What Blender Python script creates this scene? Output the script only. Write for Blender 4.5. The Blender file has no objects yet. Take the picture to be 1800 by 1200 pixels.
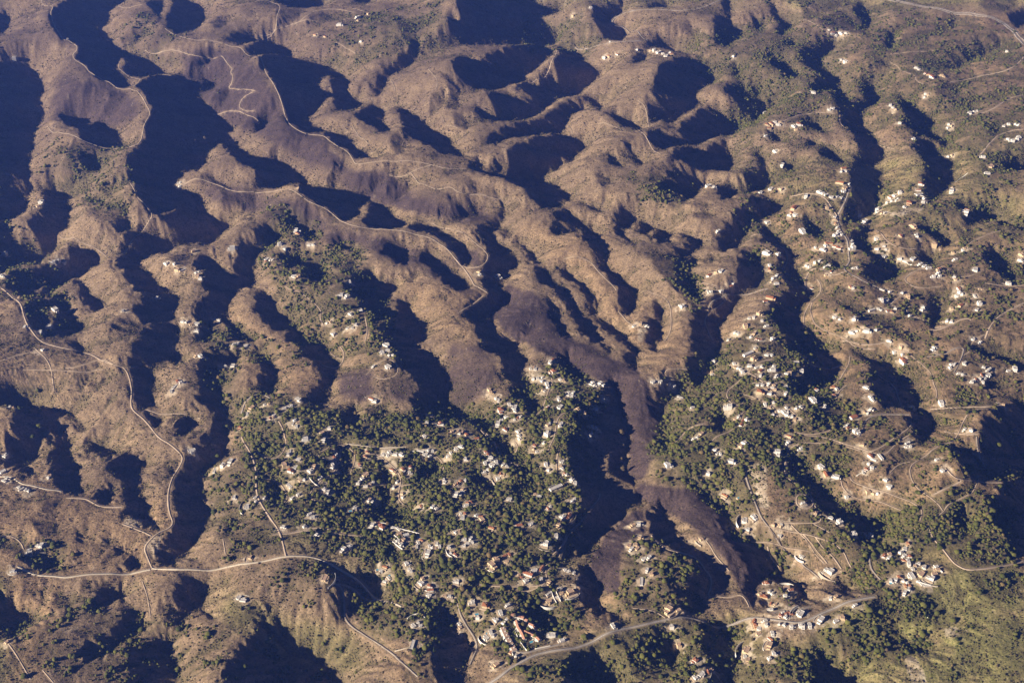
import bpy, math, heapq
import numpy as np
from mathutils import Vector

# ------------------------------------------------------------------ camera
SC = bpy.context.scene
COL = SC.collection
F = 2200.0; PITCH = math.radians(34.0); HC = 2400.0       # focal length in 1/1800 frame widths, tilt, height
CP, SP = math.cos(PITCH), math.sin(PITCH)
cam = bpy.data.objects.new("camera", bpy.data.cameras.new("camera"))
COL.objects.link(cam)
cam.location = (0, 0, HC)
cam.rotation_euler = (math.radians(90) - PITCH, 0, 0)
cam.data.sensor_width = 36.0
cam.data.lens = F / 1800.0 * 36.0
cam.data.clip_start = 1.0
cam.data.clip_end = 80000.0
SC.camera = cam

# ------------------------------------------------------------------ sky, sun, exposure
SUN_EL = math.radians(20.0)
TRAVEL = math.radians(25.0)                                # heading the light travels towards, from +X
w = bpy.data.worlds.new("World"); SC.world = w; w.use_nodes = True
nt = w.node_tree
bg = nt.nodes["Background"]
sky = nt.nodes.new("ShaderNodeTexSky"); sky.sky_type = 'NISHITA'; sky.sun_disc = False
sky.sun_elevation = SUN_EL
sky.sun_rotation = math.atan2(-math.cos(TRAVEL), -math.sin(TRAVEL)) % (2 * math.pi)
sky.altitude = 6000; sky.air_density = 0.13; sky.dust_density = 0.0; sky.ozone_density = 5.0
nt.links.new(sky.outputs[0], bg.inputs[0])
bg.inputs[1].default_value = 0.05
ld = bpy.data.lights.new("sun", 'SUN'); ld.energy = 5.0; ld.angle = math.radians(0.5); ld.color = (1.0, 0.86, 0.66)
sun = bpy.data.objects.new("sun", ld); COL.objects.link(sun)
sun.rotation_euler = Vector((math.cos(TRAVEL) * math.cos(SUN_EL), math.sin(TRAVEL) * math.cos(SUN_EL),
                             -math.sin(SUN_EL))).to_track_quat('-Z', 'Y').to_euler()
SC.view_settings.view_transform = 'Standard'; SC.view_settings.look = 'None'
SC.view_settings.exposure = 1.25; SC.view_settings.gamma = 1.0
SC.cycles.max_bounces = 5; SC.cycles.diffuse_bounces = 1; SC.cycles.volume_bounces = 1
SC.cycles.volume_step_rate = 5.0
SC.cycles.use_denoising = True

# ------------------------------------------------------------------ traced outlines (photo positions, quarter pixels per tile)
VERBOSE = False
SHADOWS = """
T 0 0
S 0,90 80,110 70,200 0,240
S 0,400 180,400 260,480 300,520 320,640 290,700 330,760 330,790 290,880 260,930 250,1010 230,1090 210,1200 0,1200
S 480,0 900,0 800,60 770,90 780,150 720,200 790,270 850,330 950,380 880,400 840,440 825,490 870,540 930,590 900,620 830,620 760,580 680,540 630,500 600,450 530,420 520,370 550,350 545,310 440,280 400,240 370,190 350,130 360,80 400,40
S 880,400 980,380 1080,420 1150,480 1220,520 1080,530 1000,550 900,530 850,480
S 1210,0 1320,0 1440,60 1450,150 1380,210 1320,230 1240,240 1180,200 1165,120 1200,90 1215,40
S 1030,20 1150,0 1160,50 1130,110 1165,180 1100,110
S 990,570 1080,540 1180,540 1300,550 1430,600 1440,580 1340,530 1450,540 1520,560 1530,610 1490,640 1400,650 1440,700 1490,750 1540,790 1650,880 1660,920 1600,940 1680,1000 1700,1040 1800,1100 1800,1200 1690,1150 1600,1060 1550,1010 1480,1060 1460,1150 1400,1200 900,1200 890,1130 910,1060 980,1030 1010,950 1020,870 1065,810 1040,720 1000,650 950,610
S 420,790 640,800 660,860 600,890 720,850 850,920 860,970 910,1030 780,1045 650,1020 580,980 560,910 460,880 420,830
M 780,650 900,650 880,700 800,760 740,800 730,730
S 560,1060 680,1080 720,1170 700,1200 590,1200 550,1130
M 850,250 940,190 1020,200 980,290 900,330 850,290
S 1620,240 1750,230 1800,260 1800,290 1700,320 1600,290
S 1730,340 1800,310 1800,400 1740,380
M 1480,160 1560,130 1600,160 1560,200 1500,190
S 1400,430 1500,390 1530,400 1470,450 1400,480
M 1520,640 1640,630 1560,740 1520,760 1500,700
T 450 0
S 120,0 470,0 500,40 380,50 230,50 150,20
S 680,0 800,0 830,10 770,30 700,20
S 1410,0 1800,0 1800,320 1640,320 1440,310 1380,290 1240,290 1250,240 1330,190 1350,90 1400,70 1400,40
M 1230,230 1330,210 1340,260 1260,330 1180,400 1150,350
S 1090,270 1140,270 1160,330 1150,400 1080,470 1030,500 960,520 920,580 900,650 860,680 830,640 850,570 900,520 960,470 1040,390 1090,340
S 0,290 100,280 210,290 230,340 260,380 300,430 380,450 500,470 570,500 640,540 670,570 660,610 640,650 690,670 760,720 730,760 700,780 600,785 560,770 545,720 550,690 500,690 450,760 400,810 370,850 400,880 490,920 610,930 680,990 710,1040 790,1090 860,1110 700,1110 640,1050 560,1020 520,970 480,930 400,940 300,900 220,850 210,780 170,700 145,620 130,580 60,490 20,440 20,400 180,390 60,380 0,390
L 445,590 490,540 530,535 530,600 540,640 500,640 460,620
S 700,810 760,760 850,750 910,770 910,820 900,860 950,890 950,930 880,930 830,890 760,880
S 990,750 1060,770 1180,830 1240,900 1330,950 1380,970 1380,1010 1430,1070 1490,1110 1370,1090 1300,1080 1230,1030 1160,1000 1100,980 1040,970 1040,900 1010,820
S 1370,440 1440,395 1500,400 1560,430 1620,400 1800,330 1800,600 1700,630 1560,630 1490,600 1430,570 1400,500
M 1310,500 1440,600 1440,680 1420,770 1330,770 1370,650
M 1240,650 1330,640 1330,730 1250,800 1200,830
S 1540,770 1600,770 1690,800 1640,680 1640,650 1800,660 1800,850 1740,860 1640,850 1560,820
M 1390,800 1460,810 1500,880 1480,930 1400,880
S 1640,960 1720,920 1800,890 1800,970 1700,1010 1640,1020 1610,990
S 1730,1090 1800,1050 1800,1200 1750,1200 1660,1170
S 0,1110 220,1130 260,1180 320,1200 0,1200
S 20,830 100,810 105,860 60,910 0,940 0,850
M 550,1120 610,1150 600,1200 560,1200
S 1500,1140 1580,1130 1590,1180 1500,1200
M 960,950 1020,940 1030,1040 1000,1090 960,1030
M 150,60 330,70 310,110 230,180 170,190
M 390,110 470,90 540,110 530,140 430,150 330,180
M 990,140 1120,160 1130,200 1050,250 1010,190
T 900 0
S 0,0 180,0 180,20 380,40 350,80 210,125 270,170 320,200 340,250 310,320 240,320 0,320
S 0,330 230,320 240,345 310,370 250,420 180,490 110,530 90,570 40,600 0,600
S 330,330 450,350 490,370 530,440 620,490 650,530 590,570 500,640 490,670 400,680 330,700 240,770 170,820 100,840 0,850 0,620 90,590 160,575 210,540 290,510 305,430
M 0,630 80,640 160,700 100,720 0,680
S 90,870 170,870 290,790 360,740 440,735 540,770 440,800 410,850 370,920 370,950 300,940 180,950 60,965 0,970 0,880
S 470,700 540,680 600,680 670,740 620,780 560,740
S 0,1040 60,1000 180,970 300,945 420,970 530,1010 530,1050 470,1080 430,1150 390,1130 330,1200 0,1200
S 560,50 740,60 790,90 720,120 700,170 730,190 780,180 820,240 780,290 650,270 600,200 570,130
S 960,30 1100,40 1100,60 960,55
S 850,400 900,380 950,390 940,430 860,450
S 1040,460 1140,420 1240,420 1320,440 1400,490 1440,560 1420,590 1350,620 1290,660 1340,710 1330,740 1240,790 1160,850 1110,870 1050,840 1000,870 960,830 970,770 960,720 1140,700 1100,680 980,650 1000,600 1010,530 1030,490
S 930,330 1000,290 1100,300 1200,350 1280,390 1200,380 1100,350 1000,330 940,350
S 660,790 730,810 830,830 890,870 930,910 880,920 780,890 720,850
S 1120,880 1200,870 1280,840 1320,780 1440,770 1500,810 1560,840 1610,890 1590,940 1530,970 1450,960 1360,1000 1290,1030 1220,1020 1130,1000 1060,920
S 950,930 1040,910 1100,960 1200,990 1230,1020 1130,1040 1060,1060 1000,1020 950,970
M 1060,920 1150,900 1200,960 1190,990 1100,960
S 1110,1100 1150,1060 1250,1040 1340,1040 1450,1020 1510,1000 1530,1060 1570,1110 1550,1200 1280,1200 1200,1140 1120,1130
S 1420,110 1530,120 1560,180 1630,230 1620,270 1560,290 1530,330 1450,320 1420,260
S 1480,0 1530,0 1540,60 1530,140 1480,60
S 1700,120 1760,180 1750,230 1700,200
S 1480,610 1540,600 1640,610 1640,660 1700,700 1790,720 1800,790 1740,830 1710,880 1680,830 1610,820 1590,720 1540,680 1480,650
S 1540,470 1600,500 1590,560 1560,530
S 1700,620 1760,620 1740,700 1690,680
M 1180,180 1230,170 1300,260 1220,250
S 1720,1060 1760,1090 1800,1190 1740,1150 1700,1090
S 780,1080 860,1090 920,1130 920,1160 870,1150 850,1120
S 660,1080 720,1085 740,1140 800,1180 750,1170 690,1150
M 840,960 860,960 800,1080 740,1080 780,1040
T 1350 0
S 20,20 60,60 90,130 140,170 180,130 190,180 100,250 60,250 70,180 30,100
M 200,0 560,0 480,50 380,90 300,140 250,130 240,50
S 610,50 660,30 710,90 720,170 690,220 660,180 640,130 600,90
M 360,130 530,90 640,190 740,250 600,230 480,200 380,190
M 1520,0 1750,0 1720,60 1680,80 1560,70 1490,50
S 1690,100 1800,70 1800,160 1760,200 1700,150
S 820,240 890,230 890,330 840,360 820,300
M 950,240 1100,180 1300,150 1340,180 1200,230 1000,280 930,330
S 1220,480 1320,470 1400,410 1540,360 1700,300 1640,330 1500,400 1380,450 1330,500
M 1040,440 1110,450 1100,480 1050,470
M 720,460 830,430 830,470 740,490
S 100,300 180,300 180,330 110,310
S 220,370 250,340 370,330 390,290 450,300 500,330 440,370 380,420 380,450 450,520 500,560 510,610 470,640 330,650 290,610 270,580 350,570 370,530 300,490 240,440
S 0,410 70,430 160,470 230,530 200,555 130,550 90,510 40,470 0,440
S 430,650 520,620 560,680 560,730 500,750 460,700
S 650,600 690,580 740,600 760,650 800,690 760,740 690,770 665,800 670,870 740,930 770,1000 840,1080 820,1130 750,1170 740,1200 590,1200 610,1090 640,1050 610,970 600,930 520,900 500,830 490,770 540,730 620,730 680,690 650,650
S 890,700 980,720 1050,770 1160,830 1190,870 1150,900 1160,950 1230,970 1280,1010 1260,1050 1180,990 1100,960 1040,960 1000,920 960,880 960,800 920,740
S 1050,980 1130,1000 1200,1060 1240,1120 1300,1130 1300,1170 1240,1200 1120,1200 1080,1110 1020,1050 1020,1010
S 230,850 340,860 380,900 440,940 350,920 250,890
S 360,1040 420,1040 500,1080 545,1120 540,1150 480,1140 400,1110 350,1070
S 270,990 350,1010 380,1030 270,1020
S 0,920 60,960 120,1000 60,1000 0,960
S 0,700 60,710 90,740 0,770
S 0,370 40,365 20,400
S 110,1130 200,1170 200,1200 130,1200
M 1530,880 1620,880 1600,960 1540,950
S 1640,1140 1800,1170 1800,1200 1650,1190
M 1240,780 1400,740 1450,760 1260,810
M 1200,590 1370,570 1350,640 1300,680 1180,680
T 0 300
S 0,0 220,0 230,40 160,80 60,100 0,90
S 0,110 160,110 260,100 300,120 220,150 200,180 215,220 190,290 130,310 60,350 0,360
S 270,90 400,80 500,140 540,190 480,210 510,270 490,330 500,400 420,450 400,470 450,510 400,570 330,610 290,655 200,650 100,690 0,720 0,370 70,370 90,450 130,500 200,520 290,530 300,470 260,440 190,370 240,320 290,310 310,220 300,130
S 540,510 600,540 690,570 720,610 720,660 620,700 580,740 490,770 420,830 300,900 270,900 320,860 300,800 220,720 340,690 460,650 500,590 490,540
S 40,750 120,720 230,730 300,830 250,890 150,880 70,840 30,790
S 900,0 1380,0 1300,10 1240,80 1230,110 1290,130 1380,160 1440,190 1440,230 1480,300 1560,320 1680,350 1620,400 1560,440 1540,480 1480,520 1380,510 1240,530 1230,450 1160,370 1090,320 1030,280 960,190 940,100 910,70
L 1090,310 1180,290 1270,270 1200,310
M 1050,380 1090,350 1160,400 1230,460 1240,520 1200,500 1120,440
S 1050,400 1130,440 1200,510 1250,530 1180,580 1080,590 1000,640 1010,680 1100,750 1110,790 1190,840 1250,840 1150,910 1260,860 1260,940 1240,1020 1200,1050 1010,1080 960,1040 940,950 1000,930 1010,880 940,830 900,760 880,700 830,690 825,620 860,580 870,450 1000,430
S 800,400 800,370 860,340 930,370 930,420 850,435
M 720,100 830,40 760,180 710,160
S 600,190 740,200 740,230 620,210
M 600,270 880,250 900,300 820,340 620,330
S 1000,1110 1100,1080 1200,1080 1260,1090 1280,1150 1240,1200 980,1200
M 800,1050 870,1020 920,1040 860,1100 1000,1110 980,1150 840,1150 790,1120
S 1440,600 1520,620 1560,670 1620,730 1800,770 1800,820 1700,830 1640,900 1610,1000 1630,1060 1720,1160 1800,1190 1800,1200 1640,1190 1580,1090 1560,1050 1490,1050 1510,1120 1500,1200 1370,1200 1390,1150 1420,1110 1380,1060 1370,960 1420,900 1470,870 1420,820 1440,770 1440,700 1350,690 1370,640
S 1660,560 1800,500 1800,770 1700,740 1640,710 1660,640
S 540,770 590,760 600,810 640,870 730,920 750,940 680,990 630,970 600,920 570,870
S 180,930 270,910 360,930 420,870 470,880 490,960 540,1030 600,1090 560,1140 460,1150 340,1180 240,1130 200,1070 170,980
L 340,980 400,950 390,1060 340,1110 330,1030
M 1560,130 1620,170 1800,170 1800,330 1660,350 1590,280 1570,200
S 1430,20 1480,30 1600,90 1660,140 1590,120 1500,80
M 1150,630 1260,590 1340,560 1350,620 1300,670 1200,640
T 450 300
S 0,0 320,0 350,70 420,110 720,140 800,190 780,230 740,270 730,310 660,355 610,350 540,300 500,270 380,200 300,150 310,100 240,90 190,115 0,130
S 800,190 900,220 950,260 960,300 1000,340 1080,370 1020,400 900,410 790,400 750,370 790,320 800,250
S 1070,400 1130,370 1210,370 1300,410 1400,470 1500,540 1520,600 1510,660 1460,670 1420,630 1380,560 1300,490 1230,440 1130,430
S 1540,410 1620,370 1720,370 1740,400 1660,430 1690,490 1800,560 1800,700 1770,720 1790,760 1740,770 1730,820 1790,890 1780,950 1680,1000 1680,1100 1780,1190 1780,1200 1580,1200 1550,1100 1520,1070 1450,1030 1440,1000 1510,950 1620,880 1640,870 1590,790 1590,700 1640,610 1640,580 1600,530 1560,460
S 1150,600 1180,560 1240,570 1300,630 1400,720 1480,770 1510,820 1450,850 1380,840 1320,770 1270,730 1240,680 1160,640
S 900,530 960,515 1050,550 1090,600 1080,650 1010,660 960,620 880,580
S 550,520 620,510 700,550 750,580 640,560
S 200,330 240,320 310,370 380,420 450,480 340,490 290,420 220,370
S 0,420 60,380 110,420 170,450 180,490 130,520 60,550 30,590 0,620
S 130,620 210,600 290,620 350,650 320,690 220,690 170,650
S 340,670 390,640 460,640 500,690 490,770 400,780 330,730
M 540,650 640,620 730,600 690,640 690,710 620,720 560,690
S 620,800 700,730 790,710 850,760 900,790 1020,790 1000,830 950,870 930,900 920,960 1000,1010 940,1040 860,1050 820,1010 750,980 730,910 660,870
S 990,900 1060,910 1110,980 1120,1040 1210,1080 1200,1150 1190,1200 900,1200 870,1100 930,1060 1010,1000
S 0,870 60,850 130,900 180,1000 260,1040 310,1130 380,1200 210,1200 230,1130 130,1130 40,1040 0,1000
S 1360,360 1450,300 1540,260 1600,270 1620,310 1500,330 1440,350
S 1500,0 1800,0 1800,80 1700,50 1580,20
S 1720,140 1740,200 1760,270 1750,350 1720,330
M 1480,100 1540,60 1560,140 1500,150
M 920,120 960,40 1000,80 980,200 910,210
M 1070,60 1080,120 1000,220 950,250 930,210 1000,150
M 1350,160 1380,180 1330,240 1300,330 1290,280
M 740,100 880,30 900,60 820,170 720,160
M 560,100 600,0 540,0 480,60 540,110
S 1740,420 1800,480 1800,450 1760,400
M 1040,690 1140,710 1120,780 1060,790 1020,740
T 900 300
S 0,0 300,0 240,30 240,60 350,110 410,160 430,210 370,220 340,260 200,270 170,220 90,140 0,90
S 290,290 400,280 470,330 500,370 470,420 430,440 330,460 290,430 280,380 320,340
M 320,340 450,360 440,410 340,400
S 500,370 560,380 610,430 650,490 690,540 690,580 670,640 690,690 760,730 820,780 900,850 890,900 860,1000 820,1020 770,1000 750,950 750,860 720,800 650,730 630,690 600,620 560,550 510,480 480,430
S 0,580 30,590 50,650 40,690 0,710
S 30,480 90,500 150,570 190,610 190,660 140,660 110,590 60,520
S 180,690 250,690 270,750 330,800 420,860 450,930 490,1010 560,1060 620,1150 630,1200 560,1200 480,1130 420,1000 370,920 330,860 220,800 170,740
S 340,690 400,700 470,770 560,840 610,900 620,970 590,1030 540,1010 550,950 520,860 420,780 330,720
S 590,1040 680,1070 780,1130 830,1180 820,1200 740,1180 620,1100
S 240,880 290,950 340,980 350,1040 320,1060 400,1130 420,1180 360,1160 300,1100 260,1010
M 60,1090 130,1090 130,1130 90,1160 60,1130
S 720,310 780,280 860,290 900,330 840,400 800,410 790,450 860,520 800,490 730,440 720,370
S 900,330 1000,370 1020,400 960,440 910,460 880,430 910,390
S 1010,420 1080,400 1130,440 1120,490 1050,520 1000,480
S 1180,430 1270,450 1340,500 1350,540 1240,590 1200,640 1130,620 1060,590 1180,560 1240,510
S 440,210 560,240 660,270 640,290 560,270
S 1060,10 1170,10 1280,50 1350,80 1440,100 1340,110 1300,170 1240,210 1200,190 1150,160 1060,140 990,110 1040,80 1180,70 1100,40
M 1030,180 1180,180 1240,210 1080,260
S 1440,120 1540,110 1600,160 1500,210 1440,170
S 1640,0 1800,0 1800,130 1720,150 1640,170 1640,60
S 1560,300 1620,270 1700,180 1800,200 1800,330 1700,360 1680,410 1620,500 1600,540 1500,570 1450,560 1450,470 1470,420 1560,370
S 1640,570 1740,590 1760,650 1780,740 1750,820 1640,860 1560,860 1500,850 1600,800 1570,740 1600,680 1600,620
S 1410,910 1480,880 1640,870 1580,950 1540,1020 1480,1080 1470,1150 1490,1200 1250,1200 1270,1010 1350,1010 1440,1030 1420,960
S 1200,650 1290,610 1300,660 1260,690
S 1380,620 1420,600 1430,640 1400,650
S 1010,940 1050,920 1080,970 1060,1040 1060,1110 1070,1150 1060,1200 940,1200 960,1050 1010,1040
M 950,590 1060,600 1150,640 1170,720 1240,800 1340,900 1260,940 1180,880 1100,780 1000,660
S 1150,640 1200,640 1300,800 1320,900 1260,900 1200,820 1160,740
S 1750,420 1800,400 1800,520 1760,500
M 620,10 690,60 660,130 600,80 590,30
M 1270,230 1380,230 1400,260 1280,260
M 1270,300 1400,300 1420,340 1290,340
T 1350 300
S 580,0 830,0 790,60 830,110 770,160 780,260 740,320 640,350 540,390 510,350 530,290 580,180 580,100
S 1110,0 1300,0 1310,70 1260,130 1190,200 1130,220 1110,150 1090,80
S 0,410 50,440 100,500 180,570 210,620 170,660 240,740 250,800 330,880 280,920 240,960 220,1010 230,1060 320,1140 350,1200 150,1200 80,1090 0,1050 20,930 120,880 160,830 60,700 90,620 70,550 0,500
S 0,200 60,230 120,280 40,310 0,300
S 260,340 320,350 390,420 370,480 320,470 250,390
S 600,430 700,390 740,370 700,460 710,560 760,600 850,640 920,680 930,720 860,790 770,790 700,760 660,750 680,660 740,630 650,560 580,500
S 1370,310 1440,270 1540,290 1610,330 1590,360 1500,360 1400,390 1370,360
S 1060,400 1130,400 1240,460 1300,480 1270,540 1200,530 1130,450
S 1020,570 1100,580 1190,640 1160,670 1090,650 1040,610
S 1500,570 1580,560 1690,630 1700,700 1760,760 1700,780 1640,740 1560,680 1520,620
S 1130,890 1190,900 1210,960 1200,1060 1170,1100 1120,1110 1110,1040 1130,960
M 440,910 520,930 620,980 720,1020 760,1040 680,1060 620,1040 540,960
M 720,780 760,800 820,880 880,890 860,940 800,930 750,850
M 640,1050 760,1050 900,1080 900,1140 780,1120 680,1100
S 1310,240 1390,250 1380,280 1320,260
M 1330,440 1460,420 1400,490 1340,480
S 0,60 40,50 20,130
S 440,650 500,640 500,690 450,700
M 940,1150 1030,1160 1020,1200 940,1200
S 1580,350 1700,370 1800,400 1800,420 1640,380
M 1230,680 1310,690 1300,730 1240,720
T 0 600
S 440,10 560,0 600,50 610,100 580,100 540,60
S 960,0 1240,0 1270,80 1280,170 1330,200 1260,160 1120,150 1070,190 1080,220 1090,440 1150,470 1080,460 1000,480 940,430 930,290 930,190 920,120 880,60 950,60
S 1030,490 1140,530 1150,560 1110,620 1080,600 1040,540
S 1250,560 1300,530 1370,550 1390,590 1360,640 1300,670 1240,660 1250,610
S 1330,180 1400,200 1400,150 1450,60 1560,80 1600,100 1700,100 1640,190 1560,210 1570,290 1560,380 1590,420 1610,460 1600,520 1660,570 1640,620 1620,660 1600,820 1500,880 1450,910 1440,1000 1460,1130 1490,1200 1220,1200 1240,1020 1270,900 1370,850 1390,780 1420,680 1500,640 1520,560 1480,450 1400,420 1370,380 1420,320 1300,330 1420,290 1400,230
S 0,290 130,320 200,400 310,400 330,420 400,460 510,480 560,550 620,610 600,650 570,640 550,580 500,540 430,520 410,560 470,620 500,700 520,790 560,900 580,990 600,1050 500,1090 450,1060 400,1000 380,900 370,800 380,620 330,640 290,700 300,790 260,840 200,880 80,890 20,880 0,760 60,740 80,640 110,560 120,480 0,460
S 620,720 680,700 740,740 840,770 800,800 740,820 690,800 620,760
S 760,850 830,830 900,780 980,820 1040,850 1010,890 1000,1020 1010,1080 1050,1140 1050,1200 870,1200 890,1090 870,990 810,930 760,900
S 640,1090 720,1050 780,1030 820,1080 780,1130 700,1140
M 570,200 690,130 660,210 620,310 560,360 420,390 330,370 300,340 440,320 480,280
M 660,270 790,220 740,290 680,340 620,330
M 650,480 780,410 760,460 680,510
M 640,600 800,540 760,600 680,640
M 100,250 190,190 150,260
M 300,1130 420,1110 400,1180 370,1200 300,1200
S 150,900 240,890 260,930 210,940
S 1190,930 1270,880 1220,960 1180,1020
M 1650,990 1700,1000 1680,1060 1620,1040
T 450 600
S 0,30 40,60 50,110 110,150 150,190 160,240 130,370 90,390 0,360 20,260 40,180 0,100
S 260,0 480,0 520,80 560,120 600,150 590,200 540,310 510,400 480,480 380,450 340,400 420,330 470,250 450,180 340,110 300,50
S 560,540 600,500 700,450 720,540 700,640 640,620 580,570
M 800,460 880,460 920,450 880,540 830,560 790,560
S 940,0 1120,0 1150,50 1240,80 1290,130 1350,190 1370,260 1390,310 1350,380 1390,470 1460,490 1500,530 1620,560 1680,600 1640,650 1540,600 1480,560 1380,550 1250,540 1200,530 1150,560 1140,490 1070,430 1100,380 1150,360 1150,290 1080,220 980,180 980,100
S 1560,20 1600,0 1800,0 1800,300 1740,260 1740,170 1700,100 1620,60
S 560,700 640,730 660,840 640,920 620,980 600,1060 540,1140 520,1180 480,1190 540,1090 590,1000 560,880 560,800
S 840,760 870,800 870,900 920,960 920,1080 900,1200 830,1200 860,1100 860,960 850,880
S 1100,960 1140,890 1200,870 1290,890 1290,920 1200,960 1120,980
M 0,740 90,740 60,860 40,960 0,900
S 70,990 160,1000 170,1150 100,1120
S 1480,980 1580,960 1700,1030 1690,1060 1520,1020
M 700,650 960,650 1000,680 980,710 720,690
S 1640,660 1690,700 1800,740 1800,860 1740,830 1660,760
T 900 600
S 0,0 40,0 50,50 100,100 80,190 100,290 140,370 160,450 190,510 150,520 90,440 20,390 0,380
S 310,100 400,110 430,190 520,240 560,280 470,270 380,220 320,170
S 670,290 740,290 740,330 780,400 770,470 800,540 840,630 820,780 830,870 830,920 890,1000 850,1010 740,960 700,900 690,830 640,800 620,830 640,930 700,990 760,1020 840,1050 900,1080 970,1160 900,1130 820,1150 800,1200 490,1200 500,1080 460,980 410,880 380,790 400,690 430,620 450,500 520,430 640,420 690,400 650,330
L 640,800 700,770 690,860 700,930 660,920 630,850
S 760,0 840,0 890,60 880,190 850,190 820,150 800,110 830,80 820,40
S 640,20 580,10 500,0 620,0 700,60 700,80 650,60
S 970,0 1020,0 1020,80 990,60
S 1260,0 1480,0 1470,100 1440,130 1380,200 1390,260 1300,330 1280,300 1230,240 1240,180 1250,120 1290,60
S 1060,330 1200,320 1300,350 1180,380 1100,400 1080,480 1090,530 1060,570 1000,560 980,450 1000,380
S 1010,640 1050,600 1080,640 1100,740 1080,780 1020,720
S 1420,520 1500,540 1500,600 1450,640 1410,590
S 1310,1040 1400,1060 1430,1120 1520,1150 1520,1200 1400,1170 1330,1110
M 0,800 120,890 180,1000 80,1080 0,1100
M 1560,430 1700,430 1700,480 1600,500
M 1740,600 1800,560 1800,760 1760,720
M 1640,920 1700,1080 1760,1160 1700,1140 1650,1020
M 220,30 250,60 210,100
S 1010,1160 1130,1160 1100,1200 1000,1200
T 1350 600
S 50,0 400,0 440,60 440,110 520,150 520,190 470,250 450,310 360,330 300,330 260,390 200,370 160,300 150,240 270,200 280,130 180,70 60,50
S 560,60 660,80 740,130 840,150 900,190 900,220 960,260 1040,290 1000,320 1060,370 1100,400 1040,470 1120,480 1160,520 1220,590 1140,650 1130,700 1040,710 1010,660 1010,590 960,540 1020,510 940,470 800,460 760,420 740,340 700,260 710,190 670,120
S 1560,490 1680,480 1760,430 1800,470 1800,960 1700,960 1560,980 1440,970 1370,970 1350,910 1320,850 1290,820 1300,740 1400,690 1450,640 1500,600 1510,540
S 1650,1000 1800,980 1800,1200 1520,1200 1540,1100 1640,1030
S 130,790 240,820 250,880 290,960 350,1020 440,1040 480,1100 530,1200 360,1200 280,1080 220,1010 170,940 110,890
M 380,380 450,360 500,440 530,480 480,540 480,600 400,600 330,560 280,520 250,460 330,470 290,430
S 1530,290 1650,290 1630,330 1560,330
M 1340,370 1420,380 1390,420 1340,440 1290,400
S 1400,30 1560,90 1700,110 1800,180 1800,200 1660,140 1500,100
M 840,860 1000,790 1010,810 900,870 860,940 930,960 900,980 850,930
M 1240,1130 1400,1170 1400,1200 1300,1190
S 640,1130 680,1120 670,1170 690,1200 650,1190
M 380,860 460,860 500,960 600,1000 560,1010 480,970
T 0 900
S 830,0 1060,0 1060,30 1130,90 1100,130 1050,100 1010,110 960,50 900,20 860,50
S 1250,0 1500,0 1470,50 1420,170 1380,240 1320,290 1210,370 1130,370 1120,230 1150,220 1170,150 1230,140 1250,90
M 260,60 300,40 400,20 410,100 360,160 260,200 250,150
S 540,160 600,180 650,210 580,210 550,190
S 700,220 760,215 800,235 750,245
S 815,270 860,245 900,270 890,300 830,300
S 890,380 900,340 950,310 1000,350 980,390 910,415
M 0,210 100,220 240,240 300,280 160,320 0,290
S 160,320 300,300 410,350 400,400 240,400 180,380
M 510,280 570,290 570,340 500,320
S 0,520 20,560 30,640 160,700 300,740 160,760 200,800 110,880 0,870
S 680,580 760,520 860,500 870,610 760,640 690,690 630,730 670,660 670,610
S 860,640 930,680 990,750 1040,810 960,840 900,880 830,920 800,970 730,1010 640,1040 560,1040 515,990 600,930 700,900 780,850 870,800 870,720
S 1260,500 1340,480 1430,480 1470,530 1480,590 1430,600 1430,660 1340,690 1310,760 1280,810 1260,740 1250,640 1230,590
S 1380,680 1430,700 1530,720 1450,720 1400,710
S 890,1000 960,940 1060,930 1130,900 1150,840 1200,910 1220,960 1210,1030 1240,1090 1280,1140 1280,1190 1220,1150 1100,1160 960,1190 930,1150 870,1110 920,1040
L 930,1110 1010,1090 1100,1030 1040,1090 950,1120
S 1540,1200 1570,1110 1620,1020 1700,950 1800,880 1800,1200
M 370,640 390,560 440,580 500,590 490,680 400,700
M 210,550 270,540 330,640 220,660
M 1160,740 1200,640 1240,650 1260,760 1250,800 1170,790
M 1580,80 1640,60 1640,160 1560,180
M 520,840 600,830 590,870 540,870
T 450 900
S 0,800 60,790 130,800 180,850 270,860 290,920 380,960 440,1010 520,1060 590,1130 650,1180 720,1200 0,1200
S 470,340 560,360 700,430 840,450 870,500 870,590 920,630 760,650 740,710 640,720 640,750 580,740 580,620 530,510 520,440
S 1260,700 1340,640 1370,700 1390,800 1430,870 1500,880 1540,960 1500,1070 1480,1140 1440,1200 1270,1200 1280,1120 1240,1040 1200,960 1270,920 1240,880 1200,800 1250,760
S 0,700 80,710 60,750 0,750
S 750,0 1050,0 1060,80 960,50 860,40
M 1560,380 1640,340 1560,480 1570,560 1680,590 1740,590 1600,610 1560,580 1480,500
S 620,290 700,240 770,190 720,240 650,300
M 900,230 960,290 940,360 880,260
T 900 900
S 480,0 800,0 780,50 700,100 600,190 580,260 500,310 430,300 340,330 330,230 340,130 440,60
S 480,400 560,380 590,440 630,500 630,620 640,700 620,780 560,680 480,640 500,560 440,520 470,470
S 60,680 180,640 230,660 240,730 310,780 330,860 260,880 180,810 90,740
S 960,0 1090,0 1100,60 1160,110 1170,170 1250,230 1340,260 1400,320 1480,400 1530,450 1540,560 1480,590 1370,590 1360,680 1340,720 1220,730 1190,680 1210,600 1240,480 1290,400 1260,330 1160,280 1040,220 990,150 960,60
S 1430,0 1520,0 1560,100 1620,180 1700,210 1800,260 1800,480 1720,520 1700,600 1640,570 1620,480 1680,400 1620,320 1540,220 1480,130
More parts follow.
